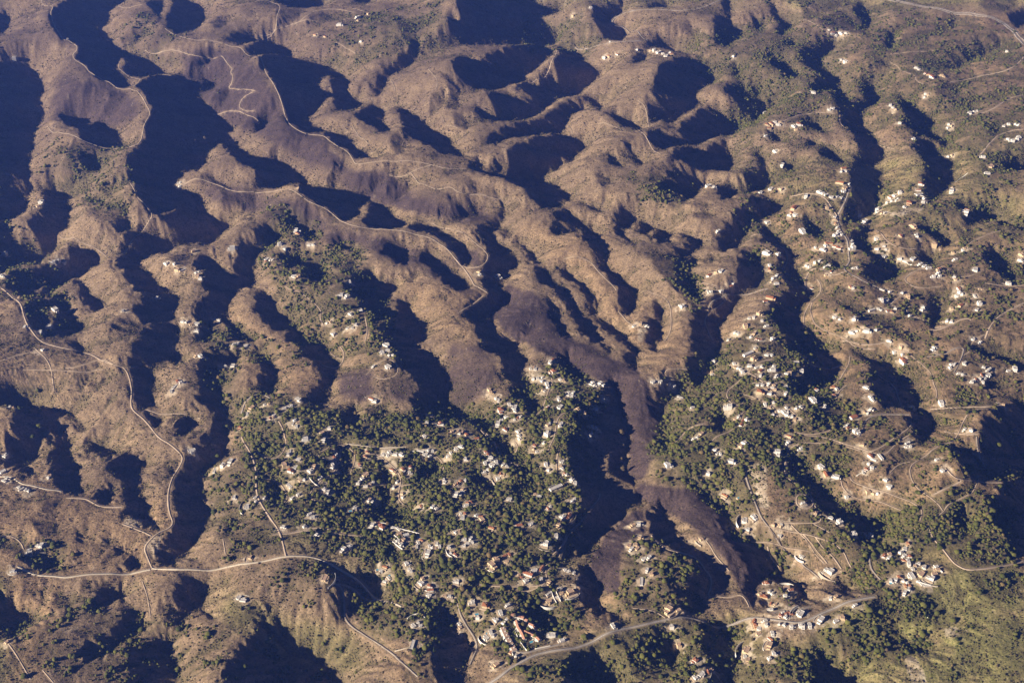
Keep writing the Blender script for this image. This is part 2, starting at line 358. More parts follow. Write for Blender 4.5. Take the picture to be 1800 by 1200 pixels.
S 1330,760 1430,790 1540,800 1570,850 1580,900 1540,950 1600,1050 1550,1100 1560,1200 1440,1200 1380,1080 1320,960 1340,870
S 360,1080 400,1020 460,990 560,970 620,1010 650,1080 740,1140 790,1200 380,1200 350,1150
S 980,920 1060,900 1130,950 1170,1010 1150,1090 1080,1110 1020,1080 980,1010
M 840,990 970,960 1000,1070 1060,1120 1010,1170 850,1160 850,1080
M 640,740 700,700 800,740 800,790 700,820 640,790
M 1110,480 1230,460 1200,620 1120,620
S 1740,620 1760,560 1800,680 1780,700
M 780,620 950,590 960,630 800,650
T 1350 900
S 350,0 640,0 680,40 800,60 820,110 780,180 800,230 740,260 690,240 640,200 560,140 580,90 440,30
S 0,260 60,290 100,380 160,460 240,500 280,570 270,600 210,640 190,600 210,540 130,490 40,500 0,460
S 480,500 590,490 590,550 500,560
S 1280,0 1420,0 1420,60 1400,140 1330,100
S 1560,0 1800,0 1800,300 1720,340 1690,370 1680,200 1600,110
S 240,1200 330,1060 430,1080 470,1100 550,1160 650,1200
S 60,850 100,900 120,960 180,960 170,1000 110,960
S 850,870 950,890 1050,940 1130,970 1080,1000 960,930
S 1060,680 1200,620 1180,650 1080,690
M 740,600 820,590 830,680 760,690
S 1200,520 1250,540 1240,560
"""
COVER = """
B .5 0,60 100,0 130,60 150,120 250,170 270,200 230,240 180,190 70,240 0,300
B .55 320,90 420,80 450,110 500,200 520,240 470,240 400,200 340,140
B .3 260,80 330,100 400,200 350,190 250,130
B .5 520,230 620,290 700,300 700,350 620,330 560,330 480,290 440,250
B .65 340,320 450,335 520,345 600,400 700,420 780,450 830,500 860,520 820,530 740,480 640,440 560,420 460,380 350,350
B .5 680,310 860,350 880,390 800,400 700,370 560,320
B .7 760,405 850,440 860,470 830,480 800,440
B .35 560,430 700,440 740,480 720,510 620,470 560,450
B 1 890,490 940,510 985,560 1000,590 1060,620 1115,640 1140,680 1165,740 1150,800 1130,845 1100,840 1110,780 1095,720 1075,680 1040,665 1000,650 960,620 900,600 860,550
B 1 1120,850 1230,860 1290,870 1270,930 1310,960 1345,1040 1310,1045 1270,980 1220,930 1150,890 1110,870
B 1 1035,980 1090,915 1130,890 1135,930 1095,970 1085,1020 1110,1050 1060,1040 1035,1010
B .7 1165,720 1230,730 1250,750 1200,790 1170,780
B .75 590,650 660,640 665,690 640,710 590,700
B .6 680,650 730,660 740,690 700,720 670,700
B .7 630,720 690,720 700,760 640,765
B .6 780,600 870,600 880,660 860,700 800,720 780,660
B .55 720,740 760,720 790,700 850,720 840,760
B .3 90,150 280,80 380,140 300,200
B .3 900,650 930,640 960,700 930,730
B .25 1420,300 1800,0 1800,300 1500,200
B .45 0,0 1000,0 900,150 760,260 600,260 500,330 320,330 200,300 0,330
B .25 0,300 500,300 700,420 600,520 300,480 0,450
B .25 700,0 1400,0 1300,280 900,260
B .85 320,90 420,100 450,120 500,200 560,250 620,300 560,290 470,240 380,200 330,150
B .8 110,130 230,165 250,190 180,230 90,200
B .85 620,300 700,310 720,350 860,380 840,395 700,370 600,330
G 1 430,690 500,700 620,740 720,720 800,720 900,700 960,640 1040,670 1065,700 1050,760 1000,800 1030,900 960,1020 1030,1090 900,1170 820,1100 760,1130 640,1110 610,1020 700,1060 640,980 560,950 500,900 440,830 410,760
G .45 360,820 450,820 500,900 500,970 400,990 370,920
G .55 500,430 640,430 700,560 720,640 600,640 500,560 450,440
G .5 470,340 560,390 560,450 470,450
G .75 1180,650 1260,620 1300,580 1350,560 1400,580 1450,640 1500,700 1500,800 1460,860 1380,870 1340,810 1310,900 1250,880 1200,800 1150,800 1170,720
G .8 1140,780 1340,700 1350,800 1290,850 1150,850
G .45 1200,830 1330,830 1340,900 1400,1000 1380,1100 1340,1040 1290,930
G .6 1100,940 1160,940 1230,990 1230,1060 1150,1080 1060,1070 1090,1030
G .5 1370,830 1500,870 1560,960 1500,1010 1400,940
G .85 1540,900 1700,880 1780,900 1790,990 1700,1000 1650,960 1560,990 1540,1060 1500,1010
G .12 1350,1150 1440,1090 1560,1040 1700,1010 1800,1020 1800,1210 1330,1210
G .8 1330,1210 1360,1160 1440,1120 1500,1110 1560,1130 1620,1150 1560,1165 1480,1170 1430,1210
G .7 1700,1010 1800,1015 1800,1050 1720,1045
G .55 1160,1080 1330,1090 1390,1120 1340,1210 900,1210 900,1180 1060,1110
G .85 1530,1040 1640,1030 1650,1080 1540,1090
G .3 1290,300 1400,280 1500,330 1640,300 1800,260 1800,620 1500,640 1350,560 1300,420
G .27 1500,640 1800,600 1800,900 1520,880
G .4 1200,70 1400,20 1580,0 1800,60 1800,130 1700,120 1600,120 1500,140 1350,130 1240,140
G .4 1300,140 1480,110 1800,150 1800,300 1650,260 1500,200 1400,230
G .6 1290,100 1380,70 1420,160 1340,230 1290,260
G .6 1150,440 1230,470 1240,560 1180,500
G .35 920,30 1050,30 1050,90 920,90
G .4 600,20 780,10 790,60 700,110 560,120 600,60
G .35 100,240 230,260 240,380 140,360 60,300
G .35 240,20 330,60 300,120 200,80
G .5 400,590 460,590 540,610 540,640 440,640
G .5 370,560 440,580 400,720 350,640
G .4 0,370 110,470 150,580 60,590 0,500
G .6 0,670 60,680 70,730 0,720
G .45 0,945 120,950 130,1010 40,1000
G .25 0,1080 300,1080 450,1090 600,1200 0,1210
G .4 400,1040 480,1080 620,1130 640,1180 560,1170 430,1100
G .3 480,980 600,1000 600,1100 480,1040
G .45 130,1050 320,1100 300,1115 120,1085
G .4 1100,300 1230,330 1200,380 1110,350
G .6 1130,300 1230,340 1190,370 1120,340
G .5 740,1110 830,1180 700,1210
O .6 0,790 130,860 320,880 300,1000 0,1010
O .8 0,940 60,950 110,1060 60,1200 0,1200
O .5 1250,560 1800,640 1800,1000 1400,1000
O .6 1310,800 1360,800 1560,960 1520,1010 1380,950
O .6 1500,300 1650,300 1650,420 1500,420
O .7 1580,120 1800,60 1800,200 1600,180
O .6 1350,300 1480,300 1470,350 1380,345
O .5 1040,480 1140,560 1110,610 1040,560
O .6 900,380 1060,420 1140,540 1060,560 960,440
O .5 700,480 880,520 840,640 720,560
O .6 380,520 560,620 600,700 440,700
O .6 1070,530 1160,540 1150,640 1080,600
O .6 1150,580 1240,560 1240,640 1160,650
O .7 1000,1040 1100,1040 1160,1080 1060,1090
O .5 950,1040 1050,1060 1040,1110 960,1110
O .6 500,560 720,560 720,640 560,640
O .7 690,1140 770,1140 770,1200 700,1200
O .4 1400,1100 1800,1060 1800,1210 1500,1210
T 1 0,590 100,600 160,640 150,700 90,705 0,680
T 1 1730,560 1800,540 1800,650 1740,640
T 1 1590,800 1650,800 1640,850 1600,845
T .9 1340,900 1420,900 1520,1000 1430,1010
T .9 510,470 640,490 630,560 540,540
T .9 680,640 735,660 730,690 690,690
T .8 1480,640 1530,650 1520,720 1470,720
T .8 1600,125 1670,120 1680,160 1600,160
T .8 1360,290 1500,280 1450,350 1360,330
T .7 1500,760 1620,730 1600,800 1530,800
T .7 1640,470 1780,480 1780,560 1660,560
T .7 1420,480 1540,520 1560,560 1460,540
T .7 400,780 460,780 460,830 390,830
T .7 380,940 480,930 490,970 400,970
T .7 320,480 370,490 360,560 320,560
T .8 310,560 350,560 350,620 315,620
T .6 1400,380 1460,380 1450,440 1380,430
T .7 1480,750 1600,740 1600,860 1500,880
T .6 1300,620 1500,760 1450,880 1300,780
T .7 790,660 830,670 820,710 780,700
P 1 213,920 228,904 250,913 254,927 235,928
P .7 268,945 291,938 286,956 275,985 262,975 258,955
P .8 745,800 765,795 775,820 760,822
P .7 1590,1155 1605,1150 1625,1175 1630,1200 1600,1205
P .6 1655,1100 1690,1100 1690,1120 1665,1125
P .8 1555,372 1615,362 1625,372 1570,380
P .8 1180,1135 1195,1125 1200,1140 1195,1140
P .6 1310,815 1345,810 1350,900 1330,890
P .5 100,1100 140,1095 140,1110 105,1112
P .7 300,670 320,668 325,680 300,685
P .5 905,655 960,650 960,675 915,680
P .6 1120,575 1140,572 1135,600 1122,598
P .5 1390,345 1450,350 1480,375 1440,345
P .4 950,1095 965,1085 970,1115 955,1120
S .7 1350,1140 1440,1080 1560,1040 1700,1005 1800,1010 1800,1210 1330,1210
S .7 900,1180 1060,1110 1160,1085 1330,1090 1340,1210 900,1210
S .6 1380,840 1560,900 1540,1010 1400,1000 1320,900
S .35 1180,650 1350,560 1560,600 1800,560 1800,1010 1500,1010 1200,830
S .3 1290,280 1800,240 1800,620 1350,580
S .6 1200,60 1800,60 1800,300 1300,300
S .35 0,1010 600,1010 700,1120 640,1210 0,1210
S .5 420,640 1040,640 1060,1100 700,1100 420,960
S .35 80,250 260,250 260,450 140,400
S .3 0,560 460,560 420,960 0,960
S .6 920,20 1050,20 1050,90 900,100
S .6 560,30 780,20 790,100 560,110
Y 1 1400,1150 1470,1080 1580,1045 1700,1005 1800,1010 1800,1210 1380,1210
Y .5 900,1180 1060,1110 1160,1085 1330,1090 1340,1210 900,1210
Y .4 1540,900 1700,870 1790,990 1700,1010 1560,1000
Y .35 1280,300 1500,280 1800,240 1800,420 1500,380
Y .3 1180,700 1340,800 1300,880 1140,820
Y .35 440,700 700,740 1000,760 1020,1000 700,1040 460,940
Y .3 390,1040 620,1120 640,1180 500,1150 390,1090
O .7 1500,60 1800,0 1800,320 1450,200
O .8 1330,300 1800,260 1800,1000 1560,1000 1400,700
T .9 1400,300 1500,290 1490,350 1400,350
T .9 1690,560 1800,560 1800,700 1700,690
T .8 1480,860 1600,870 1560,940 1480,930
T .8 1320,800 1400,830 1500,1000 1420,1010
T .8 500,920 620,920 620,980 520,970
T .7 1600,600 1740,640 1720,720 1600,700
"""
# roads: surface, width, then x y pairs in metres
ROADS = [
('d', 5, [-2683, 7007, -2661, 6947, -2574, 6887, -2562, 6774, -2489, 6599, -2372, 6365, -2349, 6381, -2283, 6310, -2256, 6238, -2274, 6205, -2252, 6143, -2177, 6081, -2122, 5971, -2054, 5901, -1975, 5855, -1937, 5800, -1860, 5796, -1771, 5623, -1725, 5536, -1686, 5435, -1690, 5344, -1679, 5232, -1672, 5107, -1799, 5135, -1888, 5150, -1937, 5154, -2023, 5225, -2118, 5305, -2169, 5411]),
('d', 4, [-1864, 5812, -1864, 5941, -1883, 6235, -1774, 6165]),
('d', 4, [-1864, 5941, -1975, 6101, -2041, 6168, -2068, 6291]),
('d', 5, [-2320, 7129, -2193, 6987, -2112, 7003]),
('d', 6, [-1974, 6454, -1931, 6437, -1795, 6422, -1725, 6373, -1656, 6329, -1575, 6373, -1493, 6262, -1457, 6221, -1468, 6190, -1394, 5946, -1423, 5899, -1374, 5871, -1283, 5775, -1252, 5758]),
('d', 5, [-1904, 6653, -1822, 6563, -1743, 6485, -1587, 6468, -1449, 6378, -1371, 6270, -1353, 6326, -1244, 5981, -1159, 5755, -1141, 5720, -1108, 5652, -1083, 5566, -1040, 5403, -982, 5318, -925, 5279, -862, 5259, -808, 5175, -738, 5116, -699, 5033, -686, 4984, -611, 4990, -498, 4980, -436, 4983, -342, 4953, -291, 4912, -198, 4933]),
('d', 5, [-439, 4914, -375, 4786, -336, 4738, -299, 4724, -258, 4725, -226, 4681, -178, 4682, -138, 4694, -90, 4678, -43, 4681]),
('d', 4, [-531, 4912, -506, 4902, -468, 4897, -439, 4914, -342, 4953]),
('d', 6, [-1432, 4883, -1395, 4893, -1356, 4890, -1306, 4881, -1251, 4848, -1207, 4809, -1165, 4780, -1095, 4797, -960, 4740, -909, 4655, -863, 4611, -818, 4580, -770, 4564, -733, 4534, -702, 4501, -663, 4436, -615, 4413, -559, 4415, -477, 4389, -415, 4376, -339, 4357, -293, 4330, -247, 4289, -205, 4194, -162, 4086, -127, 3959, -90, 3926]),
('d', 4, [-194, 3784, -151, 3851, -105, 3911]),
('d', 4, [-324, 4552, -230, 4446, -171, 4394, -136, 4355, -108, 4297, -88, 4209, -109, 4135, -163, 4128, -198, 4181]),
('d', 6, [-1914, 3993, -1867, 3948, -1775, 3829, -1732, 3732, -1685, 3643, -1626, 3573, -1537, 3535, -1481, 3537, -1406, 3482, -1336, 3436, -1298, 3433, -1271, 3382, -1248, 3315, -1239, 3256, -1224, 3231, -1178, 3189, -1152, 3156, -1116, 3092, -1068, 3043, -1034, 3011, -1009, 2985, -1010, 2967, -1025, 2915, -1019, 2861, -1013, 2801, -992, 2725, -970, 2684, -972, 2658, -999, 2636, -1013, 2610, -1028, 2576, -1010, 2542, -987, 2499]),
('d', 6, [-1110, 2665, -1066, 2647, -1039, 2635, -1013, 2617]),
('w', 7, [-1348, 2484, -1329, 2478, -1294, 2463, -1235, 2460, -1210, 2454, -1166, 2463, -1129, 2469, -1064, 2478, -1004, 2488, -985, 2490]),
('w', 8, [-987, 2496, -930, 2479, -831, 2482, -777, 2491, -697, 2488, -614, 2506, -552, 2509, -521, 2504, -481, 2488, -441, 2465, -408, 2445, -387, 2423, -368, 2407, -334, 2383, -288, 2344]),
('d', 6, [-617, 2506, -625, 2531, -637, 2572, -657, 2627, -689, 2675, -731, 2755, -755, 2815, -762, 2882, -785, 2948, -817, 3022, -848, 3089]),
('a', 6, [-476, 2411, -458, 2424, -429, 2423, -405, 2404, -381, 2392, -367, 2401]),
('a', 6, [-476, 2411, -452, 2406, -445, 2363, -441, 2323, -417, 2298, -385, 2274, -353, 2249, -328, 2219, -300, 2188, -282, 2152, -253, 2112, -228, 2087]),
('a', 10, [-84, 2071, -56, 2084, -28, 2101, 0, 2128, 36, 2152, 64, 2170, 100, 2180, 144, 2188, 181, 2203, 210, 2220, 255, 2242, 293, 2260, 338, 2272, 392, 2295, 462, 2315, 492, 2314, 523, 2307, 562, 2313, 585, 2319, 615, 2326, 650, 2323, 682, 2298, 735, 2275, 775, 2290, 817, 2315, 866, 2338, 914, 2352, 962, 2364]),
('a', 6, [787, 2344, 746, 2328, 705, 2339, 687, 2326]),
('a', 7, [699, 2901, 698, 2862, 708, 2781, 709, 2695, 728, 2658, 750, 2628, 771, 2600, 800, 2578, 818, 2545, 831, 2504, 844, 2478]),
('d', 7, [1172, 2633, 1171, 2580, 1181, 2536, 1191, 2506, 1202, 2472, 1224, 2448, 1265, 2454, 1317, 2470, 1362, 2484, 1402, 2506]),
('a', 7, [984, 2524, 976, 2484, 984, 2451, 991, 2431]),
('a', 9, [1216, 7096, 1139, 7014, 1033, 6941, 967, 6924, 889, 6947, 781, 7001, 691, 6999, 638, 7018, 589, 7013, 566, 6911, 598, 6896, 639, 6920, 681, 6837, 696, 6565, 759, 6571, 661, 6514, 571, 6534, 471, 6642, 350, 6722]),
('a', 28, [2144, 7191, 2209, 7118, 2284, 7033, 2351, 6980, 2436, 6867, 2546, 6829, 2622, 6772, 2689, 6729, 2716, 6662, 2726, 6554, 2728, 6418, 2723, 6276]),
('d', 8, [2180, 5886, 2284, 5942, 2366, 5979, 2452, 5989, 2514, 6007, 2584, 6087, 2649, 6191]),
('d', 7, [2173, 5510, 2252, 5526, 2318, 5571, 2390, 5664, 2487, 5709]),
('d', 7, [2071, 5066, 2122, 5133, 2165, 5193, 2221, 5264, 2290, 5314, 2348, 5302]),
('a', 8, [1427, 4743, 1400, 4666, 1363, 4592, 1338, 4558, 1334, 4497, 1313, 4370, 1321, 4305, 1309, 4226, 1305, 4171, 1257, 4095, 1260, 4037, 1291, 3990, 1318, 3968, 1355, 3942, 1389, 3911]),
('d', 7, [1338, 4558, 1311, 4615, 1291, 4660, 1269, 4698, 1218, 4731, 1181, 4739]),
('d', 6, [1247, 4053, 1210, 4043, 1196, 4074, 1179, 4142, 1150, 4147, 1125, 4107, 1108, 4046, 1113, 4013]),
('d', 6, [1468, 4433, 1472, 4326, 1494, 4277, 1525, 4263, 1572, 4268, 1623, 4285]),
('d', 7, [1844, 3814, 1791, 3778, 1740, 3745, 1698, 3695, 1663, 3647, 1644, 3609]),
('d', 6, [1468, 3666, 1509, 3669, 1557, 3700, 1606, 3723, 1622, 3703]),
('d', 6, [1351, 3230, 1398, 3214, 1459, 3210, 1519, 3201, 1574, 3224]),
('a', 6, [1064, 3019, 1085, 3056, 1104, 3106, 1129, 3137, 1170, 3156, 1260, 3153]),
('d', 6, [1351, 3083, 1400, 3030, 1437, 3037]),
('d', 6, [1271, 2836, 1289, 2804, 1315, 2802, 1381, 2823, 1447, 2834]),
('d', 6, [1217, 2750, 1262, 2772, 1311, 2799]),
('a', 5, [1429, 3028, 1410, 2939, 1428, 2881]),
('a', 6, [1416, 3509, 1478, 3514, 1513, 3539, 1545, 3548, 1547, 3533, 1510, 3459, 1473, 3399]),
('d', 5, [393, 2619, 411, 2568, 432, 2546, 471, 2539, 510, 2526, 525, 2498, 545, 2479, 540, 2441, 524, 2405, 554, 2410, 585, 2406, 614, 2418, 626, 2399, 630, 2359]),
('d', 5, [141, 2960, 133, 2906, 135, 2868, 154, 2818, 166, 2788]),
('a', 6, [951, 3964, 904, 3981, 853, 3990, 781, 3944, 730, 3886, 716, 3851]),
('d', 5, [700, 4055, 733, 3996, 767, 3981]),
('a', 6, [-876, 3231, -873, 3274, -853, 3298, -832, 3314, -808, 3304, -787, 3276]),
('d', 5, [-734, 3127, -717, 3095, -701, 3043]),
('w', 5, [-509, 3021, -482, 3016, -428, 3006, -376, 3006, -323, 3004]),
('a', 7, [-143, 2357, -135, 2327, -119, 2297, -100, 2267, -88, 2233, -94, 2192, -107, 2152]),
('a', 7, [-29, 2263, -17, 2226, 0, 2194, 17, 2178, 39, 2177, 86, 2194, 123, 2204]),
('w', 6, [-1527, 2870, -1490, 2862, -1443, 2816, -1408, 2810, -1367, 2799, -1335, 2801, -1318, 2796]),
('d', 6, [-1299, 2770, -1244, 2770, -1219, 2752, -1189, 2733, -1127, 2733]),
('d', 4, [-1189, 3248, -1130, 3228, -1049, 3224]),
('d', 4, [-1276, 2202, -1238, 2156, -1212, 2124, -1182, 2086]),
('d', 4, [-1560, 4283, -1543, 4336, -1530, 4433, -1507, 4481, -1483, 4512, -1469, 4542, -1515, 4599, -1559, 4644, -1626, 4792]),
('d', 4, [-1852, 4489, -1746, 4418, -1653, 4362, -1619, 4333]),
('d', 4, [202, 4195, 246, 4198, 307, 4169, 326, 4116, 364, 4030, 392, 3970]),
('d', 5, [389, 3855, 413, 3815, 440, 3763, 472, 3736]),
('d', 4, [512, 3398, 517, 3415, 562, 3425, 586, 3426]),
('d', 3, [-633, 3588, -611, 3562, -583, 3533]),
('d', 4, [-1392, 6640, -1272, 6696, -1199, 6744, -1073, 6750]),
('d', 4, [-902, 6932, -832, 6875]),
('d', 5, [725, 2614, 726, 2592, 752, 2561]),
('d', 4, [316, 2329, 372, 2323, 403, 2299]),
('d', 4, [856, 2657, 877, 2640, 898, 2624]),
('d', 3, [-341, 2877, -316, 2887]),
('t', 4, [-1477, 7086, -1399, 7109, -1320, 7018, -1299, 6738, -1297, 6691, -1333, 6660, -1402, 6604]),
('t', 4, [-1209, 6718, -1154, 6772, -1124, 6901, -1062, 6921, -967, 6931, -889, 6866]),
('t', 3, [-946, 6464, -880, 6407, -830, 6360]),
('t', 3, [-425, 6008, -381, 5888, -364, 5817, -377, 5774]),
('t', 3, [-621, 6067, -582, 5873]),
('t', 3, [-335, 5571, -317, 5472, -247, 5398]),
('t', 4, [-747, 5431, -706, 5299, -644, 5192]),
('t', 3, [267, 5610, 288, 5463]),
('t', 4, [605, 5669, 655, 5589, 643, 5407]),
('t', 4, [582, 5322, 616, 5182, 660, 5059]),
('t', 4, [404, 5495, 482, 5453, 560, 5288]),
('t', 5, [0, 6008, 109, 6122, 214, 6221, 249, 6578]),
('t', 4, [-1266, 5758, -1322, 5739, -1330, 5695, -1311, 5661, -1244, 5633]),
('t', 5, [1979, 6267, 2082, 6271, 2244, 6313]),
('t', 5, [1624, 6879, 1663, 6601, 1725, 6583]),
('t', 4, [-520, 3726, -502, 3640, -506, 3577]),
('t', 4, [504, 3050, 551, 3115, 604, 3126]),
('t', 5, [546, 2599, 570, 2536, 598, 2503]),
('t', 3, [-1004, 2454, -970, 2384, -950, 2322]),
('t', 3, [-1163, 2117, -1124, 2077]),
('t', 4, [-807, 2590, -787, 2524]),
('t', 5, [795, 2659, 834, 2612, 851, 2569, 864, 2523]),
('t', 5, [854, 2624, 885, 2555, 903, 2491]),
('t', 4, [821, 2635, 854, 2590, 871, 2520]),
('t', 4, [-1463, 5705, -1391, 5705, -1295, 5641, -1215, 5568]),
('t', 4, [-1635, 3538, -1549, 3446, -1529, 3369]),
('t', 4, [1119, 2853, 1158, 2902, 1196, 2915]),
('t', 5, [1156, 3634, 1224, 3591, 1304, 3604]),
('t', 5, [969, 3513, 993, 3440, 1060, 3462, 1130, 3511]),
('t', 5, [776, 3400, 817, 3315, 860, 3237, 895, 3133]),
('t', 5, [-588, 2958, -533, 2928, -485, 2958]),
('t', 5, [-437, 2820, -391, 2862, -337, 2837, -287, 2843]),
('t', 4, [968, 4439, 988, 4448, 1006, 4431, 1016, 4405, 1028, 4381, 1048, 4363, 1068, 4344, 1078, 4319, 1080, 4305, 1082, 4291, 1083, 4263, 1078, 4236, 1069, 4210, 1058, 4184, 1049, 4158, 1044, 4130]),
('t', 4, [1049, 3756, 1053, 3783, 1058, 3811, 1067, 3837, 1079, 3863, 1085, 3875, 1091, 3887, 1105, 3912, 1121, 3935, 1138, 3957, 1153, 3981, 1162, 4007, 1161, 4034, 1154, 4060]),
('t', 4, [1257, 3581, 1230, 3584, 1204, 3588, 1183, 3602, 1174, 3628, 1160, 3651, 1138, 3668, 1117, 3685, 1108, 3696, 1099, 3707, 1089, 3732, 1084, 3759, 1081, 3787, 1082, 3815, 1086, 3843, 1094, 3869, 1105, 3895]),
('t', 4, [1460, 3917, 1439, 3898, 1419, 3879, 1397, 3862, 1380, 3840, 1363, 3818, 1353, 3808, 1343, 3798, 1320, 3783, 1294, 3777, 1266, 3777, 1244, 3765]),
('t', 4, [1585, 3952, 1558, 3947, 1531, 3941, 1505, 3937, 1482, 3945, 1474, 3957, 1466, 3969, 1464, 3994, 1475, 4018, 1491, 4040, 1509, 4062]),
('t', 4, [1477, 4016, 1495, 4036, 1516, 4054, 1540, 4067, 1567, 4076, 1593, 4080, 1619, 4076, 1630, 4067, 1641, 4058, 1648, 4034, 1658, 4010, 1680, 4000, 1705, 4005, 1729, 4018]),
('t', 4, [1776, 4244, 1787, 4269, 1804, 4291, 1827, 4307, 1838, 4315, 1849, 4323, 1872, 4340, 1895, 4356, 1918, 4372, 1943, 4382, 1971, 4385]),
('t', 4, [1745, 3960, 1772, 3951, 1785, 3947, 1798, 3943, 1825, 3936, 1853, 3935, 1881, 3939, 1908, 3944, 1935, 3951, 1963, 3958]),
('t', 4, [1647, 3628, 1623, 3613, 1602, 3596, 1585, 3575, 1577, 3550, 1564, 3527, 1553, 3518, 1542, 3509, 1523, 3490]),
('t', 4, [1384, 3282, 1395, 3308, 1400, 3335, 1400, 3363, 1403, 3391, 1407, 3418, 1407, 3446, 1399, 3472, 1393, 3485, 1387, 3498, 1377, 3524, 1362, 3546, 1340, 3562, 1316, 3577]),
('t', 4, [1229, 3437, 1244, 3414, 1261, 3393, 1270, 3368, 1270, 3340, 1268, 3312, 1268, 3298, 1268, 3284, 1266, 3256, 1272, 3231]),
('t', 4, [1025, 3349, 1050, 3358, 1072, 3375, 1090, 3396, 1105, 3420, 1112, 3432, 1119, 3444, 1133, 3468, 1147, 3493, 1157, 3519, 1162, 3546]),
('t', 4, [1042, 3237, 1048, 3250, 1054, 3263, 1065, 3288, 1081, 3310, 1101, 3330]),
('t', 4, [1230, 3045, 1208, 3028, 1187, 3010, 1167, 2990, 1150, 2969, 1132, 2951, 1108, 2948, 1083, 2960, 1071, 2968, 1059, 2976, 1035, 2989, 1010, 3001, 986, 3016, 961, 3028, 934, 3033, 906, 3037, 879, 3042]),
('t', 4, [1251, 3110, 1243, 3085, 1225, 3064, 1203, 3047, 1181, 3030, 1171, 3020, 1161, 3010, 1140, 2992, 1118, 2975, 1094, 2961, 1068, 2961, 1045, 2974, 1021, 2987, 996, 3000]),
('t', 4, [1227, 2685, 1224, 2712, 1214, 2738, 1197, 2760, 1182, 2782, 1174, 2808, 1174, 2836, 1177, 2850, 1180, 2864, 1192, 2888, 1212, 2907, 1233, 2924, 1256, 2941, 1276, 2960, 1298, 2976]),
('t', 4, [1130, 2724, 1109, 2743, 1086, 2758, 1062, 2772, 1036, 2781, 1010, 2786, 987, 2799, 975, 2821, 976, 2835, 977, 2849]),
('t', 4, [861, 2796, 868, 2769, 872, 2741, 877, 2714, 880, 2700, 883, 2686, 878, 2662, 857, 2658, 830, 2660, 803, 2662, 775, 2665]),
('t', 4, [870, 2785, 874, 2758, 871, 2732, 856, 2713, 834, 2710, 820, 2726, 822, 2740, 824, 2754, 839, 2774, 858, 2769, 869, 2748, 875, 2722, 879, 2694]),
('t', 4, [928, 2491, 922, 2518, 921, 2545, 913, 2571, 896, 2593, 874, 2609, 849, 2622, 836, 2627, 823, 2632, 796, 2641, 769, 2648, 742, 2654, 715, 2660]),
('t', 4, [961, 3007, 933, 3009, 906, 3011, 879, 3007, 856, 2994, 839, 2973, 831, 2946, 823, 2920, 820, 2906, 817, 2892, 815, 2865, 823, 2841, 840, 2822, 854, 2799]),
('t', 4, [603, 2998, 615, 3023, 632, 3044, 655, 3058, 678, 3073, 697, 3093, 711, 3117, 717, 3130, 723, 3143, 731, 3169, 747, 3190, 772, 3196]),
('t', 4, [775, 3340, 782, 3367, 790, 3393, 807, 3416, 817, 3425, 827, 3434, 851, 3450, 877, 3456]),
('t', 4, [801, 3237, 776, 3244, 752, 3236, 735, 3218, 715, 3212, 699, 3230, 697, 3244, 695, 3258, 701, 3284, 716, 3307, 735, 3326, 752, 3348, 765, 3373]),
('t', 4, [790, 3933, 775, 3909, 759, 3886, 741, 3866, 720, 3848, 706, 3824, 702, 3811, 698, 3798, 695, 3770, 699, 3743, 703, 3715, 704, 3688, 711, 3661]),
('t', 4, [539, 3653, 551, 3678, 561, 3705, 568, 3732, 572, 3759, 576, 3787, 577, 3801, 578, 3815, 579, 3843, 580, 3871, 578, 3899, 565, 3921, 542, 3936, 522, 3954, 514, 3979]),
('t', 4, [-479, 3364, -466, 3389, -454, 3414, -440, 3436, -420, 3447, -398, 3436, -385, 3412, -376, 3386, -376, 3372, -376, 3358, -388, 3337, -412, 3326, -437, 3329, -458, 3346]),
('t', 4, [-669, 3717, -681, 3742, -687, 3769, -688, 3796, -695, 3823, -702, 3835, -709, 3847, -726, 3870, -743, 3891, -761, 3913, -780, 3932, -805, 3946, -827, 3962, -844, 3984]),
('t', 4, [-649, 3490, -626, 3477, -604, 3474, -588, 3493, -584, 3507, -580, 3521, -578, 3548, -584, 3575, -597, 3600]),
('t', 4, [-731, 2730, -705, 2739, -680, 2746, -663, 2765, -658, 2790, -668, 2817, -674, 2829, -680, 2841, -699, 2861, -724, 2866, -748, 2856]),
('t', 4, [-527, 3002, -527, 2974, -525, 2946, -526, 2919, -532, 2893, -549, 2871, -565, 2848, -572, 2836, -579, 2824, -590, 2798, -592, 2772, -573, 2759, -548, 2751, -527, 2736]),
('t', 4, [-494, 2861, -486, 2887, -484, 2915, -482, 2929, -480, 2943, -478, 2971, -486, 2996, -505, 3015, -530, 3022, -550, 3009, -566, 2988, -587, 2971]),
('t', 4, [-316, 2763, -332, 2782, -334, 2810, -331, 2837, -331, 2865, -337, 2891, -343, 2904, -349, 2917, -367, 2937, -385, 2959, -402, 2980, -426, 2987, -450, 2977]),
('t', 4, [-247, 2861, -226, 2879, -211, 2902, -206, 2928, -208, 2942, -210, 2956, -225, 2977, -249, 2984]),
('t', 4, [-262, 3175, -235, 3169, -207, 3165, -180, 3160, -154, 3152, -131, 3136, -113, 3116, -97, 3093, -89, 3081, -81, 3069, -62, 3049, -50, 3025, -45, 2999, -38, 2972, -23, 2949, -2, 2931, 21, 2916]),
('t', 4, [-80, 3079, -65, 3057, -58, 3031, -49, 3005, -34, 2986, -12, 2980, 0, 2988, 12, 2996, 19, 3018, 9, 3041]),
('t', 4, [9, 3175, 35, 3175, 58, 3165, 81, 3171, 93, 3195, 101, 3222, 108, 3249, 111, 3263, 114, 3277, 120, 3304, 129, 3330, 135, 3357, 130, 3384, 121, 3409]),
